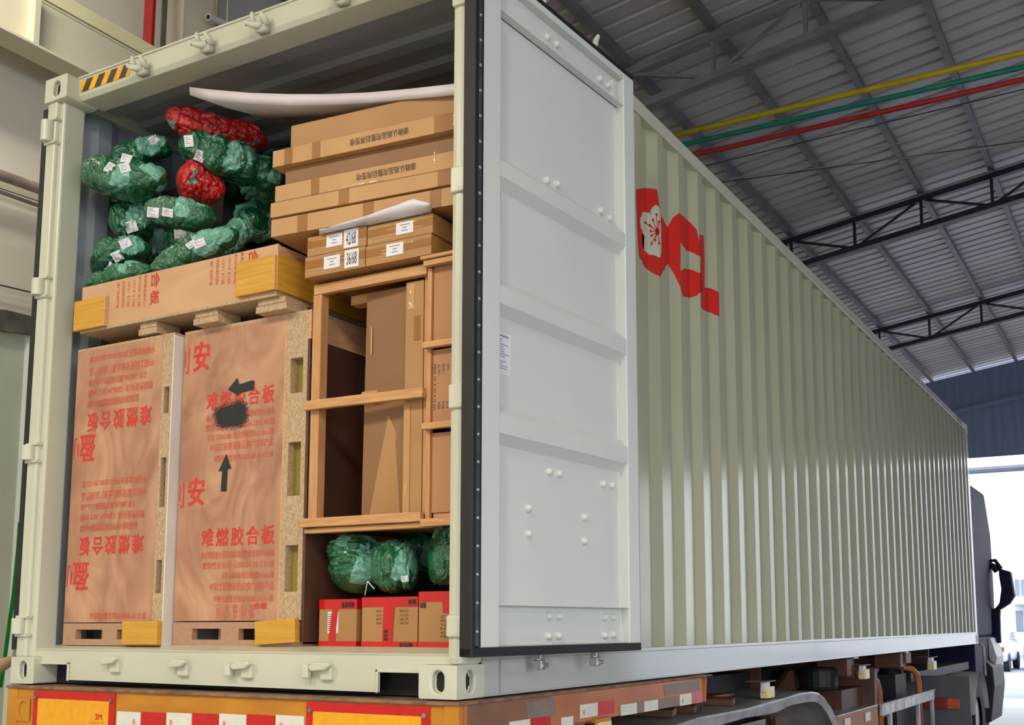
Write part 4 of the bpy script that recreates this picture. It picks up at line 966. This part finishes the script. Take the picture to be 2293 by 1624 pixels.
for y, l in ((2.40,.8),(3.0,.5),(2.1,.5)):
    b = MB(); zt = -.225; b.mesh([(-.42,y,zt+.01),(-.42,y+.1,zt+.02),(-.10,y+.1,zt+.02),(-.08,y,zt+.01),(-.42,y,zt+.045),(-.42,y+.1,zt+.055),(-.10,y+.1,zt+.055),(-.08,y,zt+.045)], [(0,3,2,1),(4,5,6,7),(0,1,5,4),(1,2,6,5),(2,3,7,6),(3,0,4,7)], 'rust'); o = b.build('timber_offcut'); setp(o, {.8:'long rusty brown offcut in the middle of the silver mudguard top',.5:'short rusty brown offcut on the silver mudguard, %s the long one' % ('beyond' if y > 2.5 else 'nearer than')}[l], 'timber offcut', 'offcuts on the mudguard')
def lamp(u0, v0, x, s=1):
    p = PX(u0,v0,x); b = MB(); b.box(x-.12*s,x+.02*s,p.y-.10*s,p.y+.08*s,p.z,p.z+.006,'hub_steel'); b.box(x-.03*s,x,p.y-.08*s,p.y+.02*s,p.z-.06*s,p.z,'white_plastic')
    b.box(x-.04*s,x+.01*s,p.y-.06*s,p.y+.08*s,p.z-.10*s,p.z-.03*s,'lamp_lens'); b.build('side_lamp', tr, bevel=.008)
lamp(1722,1527,-.02); lamp(1938,1490,.0,1.1); lamp(2090,1472,.0,1.3)
# toolbox and side guard
b = MB(); b.box(-.55,.0,5.02,6.32,-.80,-.425,'cardboard_pink'); b.box(-.55,.004,5.02,6.32,-.425,-.412,'alu'); tb = b.build('tool_box', tr, bevel=.004)
for y in (5.2,5.85):
    b = MB(); b.box(.004,.008,y,y+.17,-.52,-.45,'refl_white'); b.build('reflective_tape', tb)
b = MB(); b.box(-.42,-.41,4.85,5.02,-.9,-.25,'trailer_orange'); b.build('bracket_plate', tr)
b = MB(); b.box(-.005,.02,6.40,8.80,-.515,-.418,'alu'); b.box(-.02,.03,6.40,8.80,-.422,-.412,'alu'); b.build('guard_rail', tr, bevel=.003)
for y in (6.75,8.0,8.74):
    b = MB(); b.box(-.02,.012,y,y+.06,-1.05,-.50,'alu'); b.build('guard_post', tr, bevel=.003)
b = MB(); b.beam((-.05,6.9,-.52),(-.9,7.6,-.9),.05,.05,'alu'); b.build('guard_brace', tr)
for y0, k in ((6.5,'refl_white'),(6.72,'refl_white'),(6.85,'refl_red'),(7.3,'refl_white'),(7.45,'refl_white'),(7.62,'refl_white'),(8.5,'refl_white')):
    b = MB(); b.box(.020,.024,y0,y0+.13,-.505,-.435,k); b.build('reflective_tape', tr, recalc=False)

# ================================================================ TRUCK
tk = thing('truck_tractor', (-1.1,13,GZ), 'dark blue truck tractor ahead of the trailer, nosing out of the gate', 'truck')
def cs(pts, y): return [(PY(u,v,y).x, PY(u,v,y).z) for u, v in pts]
yc = 13.0
edge = cs([(2203,1106),(2210,1150),(2218,1200),(2222,1262),(2226,1330),(2229,1424)], yc+2.3)
right = [(x,z) for x,z in edge]
left = [(-2.35,z) for x,z in edge][::-1]
b = MB(); b.prism([right[0]]+right[1:]+left, 'y', yc, yc+2.3, 'cab_blue'); b.build('cab', tk, bevel=.04)
b = MB(); b.box(-2.3,right[-1][0]+.0,yc+.1,yc+2.2,-.95,right[-1][1],'cab_blue'); b.build('cab_base', tk, bevel=.02)
b = MB(); pts = cs([(2208,1424),(2226,1428),(2240,1470),(2238,1488),(2226,1480),(2218,1450)], yc+1.9); b.prism(pts, 'y', yc+1.5, yc+2.3, 'white_plastic'); b.build('corner_panel', tk, bevel=.01)
b = MB(); pts = cs([(2222,1472),(2243,1490),(2247,1530),(2240,1606),(2215,1612),(2210,1500)], yc+2.0); b.prism(pts, 'y', yc+1.0, yc+2.2, 'chassis_dark'); b.build('step_panel', tk, bevel=.02)
ym = 15.1; f = lambda u, v, y=ym: PY(u,v,y)
b = MB(); pts = cs([(2238,1272),(2246,1276),(2264,1281),(2273,1335),(2262,1352),(2240,1366),(2232,1364),(2240,1350),(2244,1320),(2239,1290)], ym); b.prism(pts, 'y', ym-.12, ym+.10, 'cab_blue'); mi = b.build('wing_mirror', tk, bevel=.02)
b = MB(); b.tube([f(2212,1258),f(2228,1255),f(2242,1274)], .028, 'chassis_dark', 8); b.tube([f(2216,1266),f(2226,1270),f(2233,1280)], .05, 'chassis_dark', 8); b.build('mirror_bracket', tk)
b = MB(); b.tube([f(2216,1372),f(2232,1366),f(2240,1358)], .035, 'chassis_dark', 8); b.tube([f(2220,1374),f(2240,1376)], .07, 'chassis_dark', 8); b.build('mirror_bracket', tk)
b = MB(); b.tube([f(2231,1378),f(2233,1440)], .06, 'cab_blue', 10); b.build('grab_pillar', tk)
# rear of the tractor under the container: chassis, guards, lamp
b = MB(); yg = 9.6; a = PY(1992,1512,yg); c = PY(2176,1624,yg); b.box(a.x,c.x,yg,yg+.03,-1.05,a.z,'tank_grey'); b.build('mud_flap', tk, bevel=.003)
a = PY(2070,1562,yg); c = PY(2124,1587,yg); d = PY(2150,1562,yg)
b = MB(); b.box(a.x,c.x,yg-.06,yg,c.z,a.z,'tail_red'); o = b.build('tail_lamp', tk, bevel=.006); b = MB(); b.box(c.x,d.x,yg-.06,yg,c.z,a.z,'tail_orange'); b.build('lamp_lens', o, bevel=.006)
b = MB(); b.box(-1.6,-.5,9.7,13.0,-.75,-.42,'chassis_dark'); b.build('chassis', tk)
b = MB(); b.box(-2.3,-.25,9.0,12.95,-.36,-.26,'chassis_dark'); b.build('fifth_wheel', tk)
def twheel(y, x):
    w = MB(); N = 40; zc = GZ+.5; prof = [(-.02,.28),(.0,.42),(-.03,.49),(-.28,.49),(-.3,.28)]
    vs = [(x+px_, y+r_*math.cos(2*math.pi*j/N), zc+r_*math.sin(2*math.pi*j/N)) for px_, r_ in prof for j in range(N)]
    w.mesh(vs, [(i*N+j,i*N+(j+1)%N,(i+1)*N+(j+1)%N,(i+1)*N+j) for i in range(len(prof)-1) for j in range(N)], 'tyre'); t_ = w.build('wheel', tk, smooth=True)
    w = MB(); w.tube([(x-.1,y,zc),(x-.05,y,zc)], .28, 'alu', 30); w.build('wheel_hub', t_)
twheel(10.6,.02); twheel(11.9,.02); twheel(14.3,-.25)
for y in (10.6,11.9):
    g_ = [(y+.60*math.cos(t), GZ+.5+.60*math.sin(t)) for t in [math.radians(10+16*i) for i in range(11)]]
    b = MB(); b.sheet(g_, 'x', -.32, .05, 'white_plastic'); b.build('mudguard', tk, smooth=True, recalc=False)
b = MB(); p0 = PX(2236,1498,.15); b.tube([(-.10,12.9,.02),(-.05,12.95,-.05),(-.05,13.0,-.45)], .02, 'alu', 8); b.build('grab_rail', tk)

# ================================================================ WAREHOUSE
def structure(mb, name, **k): o = mb.build(name, **k); o['kind'] = 'structure'; return o
WX, EX, YE, YR = -4.45, 13.0, 24.2, -12.0
RS, RZ0 = .148, 6.13     # roof: z = RZ0 + RS*(x+2.44)
rz = lambda x: RZ0+RS*(x+2.44)
b = MB(); b.box(WX-.3,EX+.3,YR-6,YE+.2,GZ-.2,GZ,'concrete'); structure(b, 'floor')
b = MB(); b.box(-60,70,YE+.2,120,GZ-.2,GZ-.01,'yard'); b.box(-60,70,-60,YR-6,GZ-.2,GZ-.01,'yard'); b.box(EX+.3,70,YR-6,YE+.2,GZ-.2,GZ-.01,'yard'); b.box(-60,WX-.3,YR-6,YE+.2,GZ-.2,GZ-.01,'yard'); structure(b, 'ground')
# roof sheets: ribs run across, along x
pr = []; y = YR-6; 
while y < YE+.5: pr += [(y,.0),(y+.17,.0),(y+.185,.035),(y+.235,.035),(y+.25,0)]; y += .26
n = len(pr); b = MB()
vs = [(WX-.3,yy,rz(WX-.3)+zz_+.10) for yy, zz_ in pr]+[(EX+.3,yy,rz(EX+.3)+zz_+.10) for yy, zz_ in pr]
b.mesh(vs, [(i,i+1,n+i+1,n+i) for i in range(n-1)], 'roof_sheet'); o = b.build('ceiling', recalc=False); o['kind'] = 'structure'
# purlins run along y
x = -4.35; first = None
while x < EX:
    if first is None:
        b = MB(); b.box(x-.03,x+.03,YR-6,YE,rz(x)-.02,rz(x)+.09,'purlin_steel'); b.box(x-.03,x+.05,YR-6,YE,rz(x)-.03,rz(x)-.02,'purlin_steel'); first = b.build('roof_purlin'); x0 = x
        setp(first, 'long steel purlin under the corrugated roof sheets', 'purlin', 'roof purlins')
    else: c = first.copy(); COL.objects.link(c); c.location = first.location+Vector((x-x0,0,RS*(x-x0)))
    x += .955
# trusses across
def truss(y, label, k='truss_steel'):
    t = thing('roof_truss', ((WX+EX)/2,y,rz(4)-.6), label, 'truss', 'roof trusses')
    top = lambda x: Vector((x,y,rz(x)-.10)); bot = lambda x: Vector((x,y,rz(x)-.52))
    b = MB(); b.beam(top(WX),top(EX),.10,.08,k); b.build('top_chord', t)
    b = MB(); b.beam(bot(WX),bot(EX),.10,.08,k); b.build('bottom_chord', t)
    x = -4.35; i = 0
    while x < EX-.955:
        b = MB(); b.beam(top(x),bot(x),.04,.04,k); b.build('web_post', t)
        b = MB()
        if i % 2 == 0: b.beam(top(x),bot(x+.955),.035,.035,k)
        else: b.beam(bot(x),top(x+.955),.035,.035,k)
        b.build('web_brace', t)
        x += .955; i += 1
for y, lb in ((-5.1,'steel roof truss behind the photographer'),(.85,'steel roof truss over the open end of the container'),(6.75,'nearest roof truss, blurred grey against the roof'),(12.6,'dark roof truss in the middle, crossing beyond the coloured pipes'),(18.5,'farthest dark roof truss, before the gable wall')): truss(y, lb, 'purlin_steel' if 5 < y < 8 else 'truss_steel')
# far gable wall over the gate
b = MB(); zt0, zt1 = rz(WX)-.02, rz(EX)-.02; GH = 4.17
b.prism([(WX,GH),(EX,GH),(EX,zt1),(WX,zt0)], 'y', YE, YE+.08, 'gable_sheet'); b.box(WX,-3.3,YE,YE+.08,GZ,GH,'gable_sheet'); b.box(10.5,EX,YE,YE+.08,GZ,GH,'gable_sheet'); structure(b, 'wall_far')
b = MB(); b.beam((WX,YE-.06,rz(WX)-.9),(EX,YE-.06,rz(EX)-.9),.08,.08,'gable_sheet'); structure(b, 'trim_1')
# left wall with sheet skirting
b = MB(); b.box(WX-.2,WX,YR-6,YE,2.2,rz(WX)+.05,'plaster'); b.box(WX-.2,WX-.04,YR-6,YE,GZ,2.2,'plaster'); structure(b, 'wall_left')
pr = []; y = YR
while y < YE: pr += [(WX-.02,y),(WX-.02,y+.18),(WX+.015,y+.20),(WX+.015,y+.30),(WX-.02,y+.32)]; y += .4
b = MB(); b.sheet([(px_,yy) for px_, yy in pr], 'z', GZ, PX(0,712,WX).z, 'wall_sheet'); o = b.build('trim_2', recalc=False); o['kind'] = 'structure'
random.seed(5); zt = PX(0,712,WX).z; b = MB(); pts = []
y = YR
while y < 10: pts.append((y, zt+.02+random.random()*.05)); y += .22
low = [(yy, zt-.09+random.random()*.05) for yy, _ in pts][::-1]
b.prism(pts+low, 'x', WX-.005, WX+.025, 'grime_and_shade'); structure(b, 'trim_3')
# right side: wall above an open bay, with columns
b = MB(); b.prism([(YR-6,4.3),(1.5,4.3),(1.5,3.45),(YE,3.45),(YE,rz(EX)),(YR-6,rz(EX))], 'x', EX, EX+.1, 'gable_sheet'); b.box(EX,EX+.1,1.5,YE,GZ,3.45,'gable_sheet'); b.box(EX,EX+.1,YR-6,1.5,GZ,GZ+.35,'render_wall'); structure(b, 'wall_right')
b = MB(); YB = YR-6; b.prism([(WX,3.0),(EX,3.0),(EX,rz(EX)),(WX,rz(WX))], 'y', YB-.1, YB, 'render_wall'); b.box(WX,-2.5,YB-.1,YB,GZ,3.0,'render_wall'); b.box(7.5,EX,YB-.1,YB,GZ,3.0,'render_wall'); structure(b, 'wall_rear')
for y in (-11.5,-5.1,.85,6.75,12.6,18.5,24):
    b = MB(); b.box(EX-.15,EX+.15,y-.12,y+.12,GZ,rz(EX)-.1,'cream_paint'); o = b.build('steel_column'); setp(o, 'cream steel column along the open right side of the hall', 'column', 'columns on the right side')
# crane girder on the left wall
gx_ = -4.12
t = thing('crane_girder', (gx_,0,3.6), 'cream steel crane girder running along the upper left wall', 'girder')
z = lambda u, v, x=gx_: PX(u,v,x).z
zb = z(199,163,gx_+.10); zl = z(0,27,gx_+.10); zt = z(301,120); zu = z(333,109)
b = MB(); b.box(gx_-.10,gx_+.10,YR,YE-.5,zb,zb+.016,'cream_paint'); b.build('bottom_flange', t)
b = MB(); b.box(gx_-.006,gx_+.006,YR,YE-.5,zb+.016,zt,'cream_paint'); b.build('web', t)
b = MB(); b.box(gx_-.10,gx_+.012,YR,YE-.5,zt,zt+.014,'cream_paint'); b.build('top_flange', t)
b = MB(); b.box(gx_-.05,gx_+.02,YR,YE-.5,zt+.022,zu+.03,'cream_bright'); o = b.build('crane_rail', t, bevel=.004)
for y in [PX(66,30,gx_).y+.9*i*1.6 for i in range(-4,12)]:
    b = MB(); b.box(gx_,gx_+.09,y-.02,y+.02,zb+.016,zt,'cream_paint'); b.build('stiffener', t)
# red pipe and the rest on the wall
p = PX(332,104,-4.2); w = size_at(14,p)
b = MB(); b.box(p.x-w,p.x+w,p.y-w*.3,p.y+w*.3,p.z,rz(p.x),'red_paint'); o = b.build('red_post'); setp(o, 'flat red post rising behind the crane girder at the top left', 'post')
def wallpipe(u0,v0,u1,v1,rpx,k,name,label,cat,x=None,sag=0):
    x = x if x is not None else WX+.08; p = PX(u0,v0,x); q = PX(u1,v1,x); r = size_at(rpx,(p+q)/2); d = (q-p)
    b = MB(); n = 9; b.tube([p-d*11+d*(24*i/n)-Vector((0,0,sag*math.sin(math.pi*i/n))) for i in range(n+1)], r, k, 12); o = b.build(name, smooth=True); setp(o, label, cat)
wallpipe(0,392,90,424,12,'pipe_grime','wall_pipe','thick grimy pipe along the left wall','pipe',WX+.14)
wallpipe(0,430,90,462,4.5,'pipe_grime','wall_conduit','flat grey conduit just under the thick wall pipe','conduit')
wallpipe(0,422,90,452,1.2,'wire','wall_cable','thin black cable between the thick pipe and the conduit','cable',WX+.18)
wallpipe(0,632,77,650,1.8,'wire','wall_cable','grey cable sagging lower down the left wall','cable',WX+.05,.02)
p = PX(440,40,WX+.1)
b = MB(); b.box(WX,WX+.2,p.y-.22,p.y+.12,GZ,rz(WX),'cream_paint'); o = b.build('wall_column'); setp(o, 'cream column on the left wall, seen above the container', 'column')
p = PX(398,60,WX+.02); b = MB(); b.box(WX+.002,WX+.014,p.y-.15,p.y+.10,3.8,rz(WX),'grime_and_shade'); o = b.build('recess_shade'); setp(o, 'strip painted as the shade of a recess beside the cream wall column', 'painted shade')  # dark strip paints in the shade of a recess
p = PX(466,38,WX+.3); q = PX(500,52,WX+.3); r = size_at(8,p); b = MB(); b.tube([p,p+(q-p)*.02],r*.7,'black',14); b.tube([p+(q-p)*.01,p+(q-p)*3],r,'white_plastic',14); o = b.build('stub_pipe'); setp(o, 'short white pipe end with a dark mouth above the container', 'pipe')
for i,(u,w) in enumerate(((487,1.6),(510,1.6))):
    p = PX(u,0,WX+.25); b = MB(); b.tube([(p.x,p.y,3.2),(p.x,p.y,rz(p.x))], size_at(w+2*(i==0),p), 'pipe_grime' if i == 0 else 'cream_paint', 8); o = b.build('drop_pipe'); setp(o, ('grey' if i == 0 else 'thin pale')+' upright pipe near the top edge above the container roof', 'pipe')
# stacked cardboard with green strap
sx0 = -3.95; y0 = PX(0,1150,-3.35).y
st = [(1150,1172),(1172,1290),(1290,1328),(1328,1395),(1395,1440),(1440,1490),(1490,1700)]
prev = None
for i, (va, vb) in enumerate(st):
    xr_ = PY((28,42,40,40,38,36,34)[i]-6,va,1.6).x if False else -3.42+(-.06 if i == 0 else 0)
    za = PX(20,va,-3.42).z; zb_ = max(PX(20,vb,-3.42).z, GZ+.0)
    b = MB(); b.box(-4.3,xr_,1.4-.02*(i % 2),2.6,zb_+.002,za,'cardboard' if i % 2 else 'cardboard_light'); o = b.build('cardboard_bundle')
    setp(o, ('topmost thin','second','third','fourth','fifth','sixth','bottom')[i]+' bundle from the top of the cardboard stack at the far left', 'cardboard bundle', 'stacked cardboard bundles at the left')
    ORG[o] = ORG[o]
b = MB(); p = [PX(u,v,-3.405) for u,v in ((44,1170),(40,1230),(30,1330),(20,1400),(8,1490),(0,1540))]
b = MB(); wv = .012; b.mesh([q+Vector((0,-wv,0)) for q in p]+[q+Vector((0,wv,0)) for q in p]+[q+Vector((.004,wv,0)) for q in p]+[q+Vector((.004,-wv,0)) for q in p],
   [(j*6+i,j*6+i+1,((j+1)%4)*6+i+1,((j+1)%4)*6+i) for j in range(4) for i in range(5)], 'strap_green'); o = b.build('strap'); setp(o, 'green strap running down the cardboard stack', 'strap')
p = [PX(u,v,-2.75) for u,v in ((-60,1512),(-20,1500),(5,1489),(24,1480),(34,1478))]; b = MB(); b.tube(p, [size_at(a_,p[0]) for a_ in (20,18,15,12,9)], 'skin_tan', 16); o = b.build('cardboard_tube', smooth=True); setp(o, 'smooth tan rolled tube poking in beside the lower left container corner', 'tube')

# coloured pipes and wires across the hall
def crosspipe(u0,v0,y,r,k,name,label,cat,z2=None,uv2=None):
    p = PY(u0,v0,y); z1 = p.z; x1 = 9.0; q = Vector((x1,y,z1 if z2 is None else z2))
    if uv2: g_ = PY(uv2[0],uv2[1],y); s_ = (g_.z-p.z)/(g_.x-p.x); q = Vector((x1,y,p.z+s_*(x1-p.x))); p0 = Vector((WX,y,p.z+s_*(WX-p.x)))
    else: p0 = Vector((WX,y,z1))
    b = MB(); b.tube([p0,(p0+q)/2,q], r, k, 10); o = b.build(name, smooth=True); setp(o, label, cat)
crosspipe(1515,302,7.75,.032,'pipe_yellow','overhead_pipe','yellow overhead pipe, highest of the three coloured pipes across the hall','pipe',uv2=(2293,118))
crosspipe(1535,323,7.75,.029,'pipe_green','overhead_pipe','green overhead pipe between the yellow and the red one','pipe',uv2=(2293,150))
crosspipe(1560,346,7.75,.029,'pipe_red','overhead_pipe','red overhead pipe, lowest of the three coloured pipes across the hall','pipe',uv2=(2293,178))
for (a_, c_, y, lb, k) in (((1580,371),(2293,200),8.0,'thin dark wire just below the red overhead pipe','wire'),((1600,410),(2293,260),8.2,'pale wire below the overhead pipes','wire_pale'),((1620,408),(2293,316),8.0,'thin wire crossing low under the roof','wire'),((1700,392),(2293,322),8.0,'lowest thin pale wire under the roof','wire_pale')):
    crosspipe(a_[0],a_[1],y,.006,k,'overhead_wire',lb,'wire',uv2=c_)
# lamp housings for the strip lamps behind the photographer
for lx, lb in ((-2.6,'left'),(1.6,'middle'),(5.6,'right')):
    t = thing('strip_lamp', (lx,-5.0,4.42), 'white strip lamp hanging behind the photographer, %s of three' % lb, 'lamp', 'strip lamps')
    b = MB(); b.box(lx-.28,lx+.28,-5.9,-4.1,4.44,4.50,'white_plastic'); b.build('housing', t, bevel=.01)
    for yy in (-5.6,-4.4): b = MB(); b.tube([(lx,yy,4.5),(lx,yy,rz(lx))], .006, 'wire', 6); b.build('suspension_wire', t)

t = thing('strip_lamp', (-3.3,-.4,4.95), 'white strip lamp added to brighten the left wall', 'lamp', 'strip lamps')  # unseen lamp, added to brighten the left wall
b = MB(); b.box(-3.46,-3.14,-1.2,.4,5.04,5.10,'white_plastic'); b.build('housing', t, bevel=.01)
for yy in (-1.0,.2): b = MB(); b.tube([(-3.3,yy,5.10),(-3.3,yy,rz(-3.3))], .006, 'wire', 6); b.build('suspension_wire', t)

# ================================================================ OUTSIDE THE GATE
b = MB(); b.box(-12,20,62,70,GZ,9,'render_wall'); 
o = b.build('building'); setp(o, 'pale building far outside the gate, washed out by daylight', 'building')
bo = o
for i, (u0,v0,u1,v1) in enumerate(((2272,1298,2283,1335),(2286,1298,2296,1335),(2274,1368,2292,1414))):
    p = PY(u0,v0,61.95); q = PY(u1,v1,61.95); b = MB(); b.box(p.x,q.x,61.9,62,q.z,p.z,'glass_blue'); b.build('window', bo)
p = PY(2268,1350,61.5); b = MB(); b.box(p.x,p.x+8,60.8,62,p.z-.1,p.z+.15,'white_plastic'); b.build('balcony_slab', bo)
b = MB(); b.tube([(-8,40,PY(2180,1054,40).z),(10,40,PY(2293,1050,40).z+.05)], .13, 'tank_grey', 8); o = b.build('outside_beam'); setp(o, 'horizontal grey beam outside the gate, high up', 'beam')
for x, sd in ((-7.8,'left'),(9.8,'right')): b = MB(); b.tube([(x,40,GZ),(x,40,PY(2180,1054,40).z)], .12, 'tank_grey', 8); b.build('beam_post', o) if False else setp(b.build('beam_post'), 'grey post carrying the %s end of the beam outside the gate' % sd, 'post')
def car(x, y, k, label):
    t = thing('parked_car', (x,y,GZ), label, 'car'); w = .88
    body = [(y-2.2,GZ+.35),(y-2.25,GZ+.75),(y-2.1,GZ+.98),(y-1.75,GZ+1.02),(y-1.25,GZ+1.42),(y-.6,GZ+1.5),(y+.5,GZ+1.46),(y+1.15,GZ+1.05),(y+2.05,GZ+.92),(y+2.2,GZ+.6),(y+2.15,GZ+.3)]
    b = MB(); b.prism(body, 'x', x-w, x+w, k); b.build('body', t, bevel=.10, seg=3)
    gl = [(y-1.15,GZ+1.08),(y-.62,GZ+1.42),(y+.45,GZ+1.38),(y+.98,GZ+1.06)]
    b = MB(); b.prism(gl, 'x', x-w-.004, x+w+.004, 'glass_blue'); b.build('side_window', t)
    b = MB(); b.mesh([(x-.7,y-1.70,GZ+1.09),(x+.7,y-1.70,GZ+1.09),(x+.6,y-1.32,GZ+1.42),(x-.6,y-1.32,GZ+1.42)], [(0,1,2,3)], 'glass_blue'); b.build('rear_window', t)
    for dx in (-w+.08,w-.08):
        for dy in (-1.4,1.35):
            b = MB(); b.tube([(x+dx-.1,y+dy,GZ+.32),(x+dx+.1,y+dy,GZ+.32)], .32, 'tyre', 20); b.build('wheel', t)
        b = MB(); b.box(x+dx-.06,x+dx+.14*(1 if dx > 0 else -1)+.04,y+.55,y+.67,GZ+1.0,GZ+1.15,k); b.build('wing_mirror', t, bevel=.02)
    for dx in (-.68,.68): b = MB(); b.box(x+dx-.14,x+dx+.14,y-2.27,y-2.1,GZ+.72,GZ+.88,'tail_red'); b.build('tail_lamp', t, bevel=.02)
car(-3.75,41.3,'car_silver','silver car parked outside the gate, half hidden by the truck')
car(-1.7,43.6,'car_white','white car parked outside at the right edge of the picture')
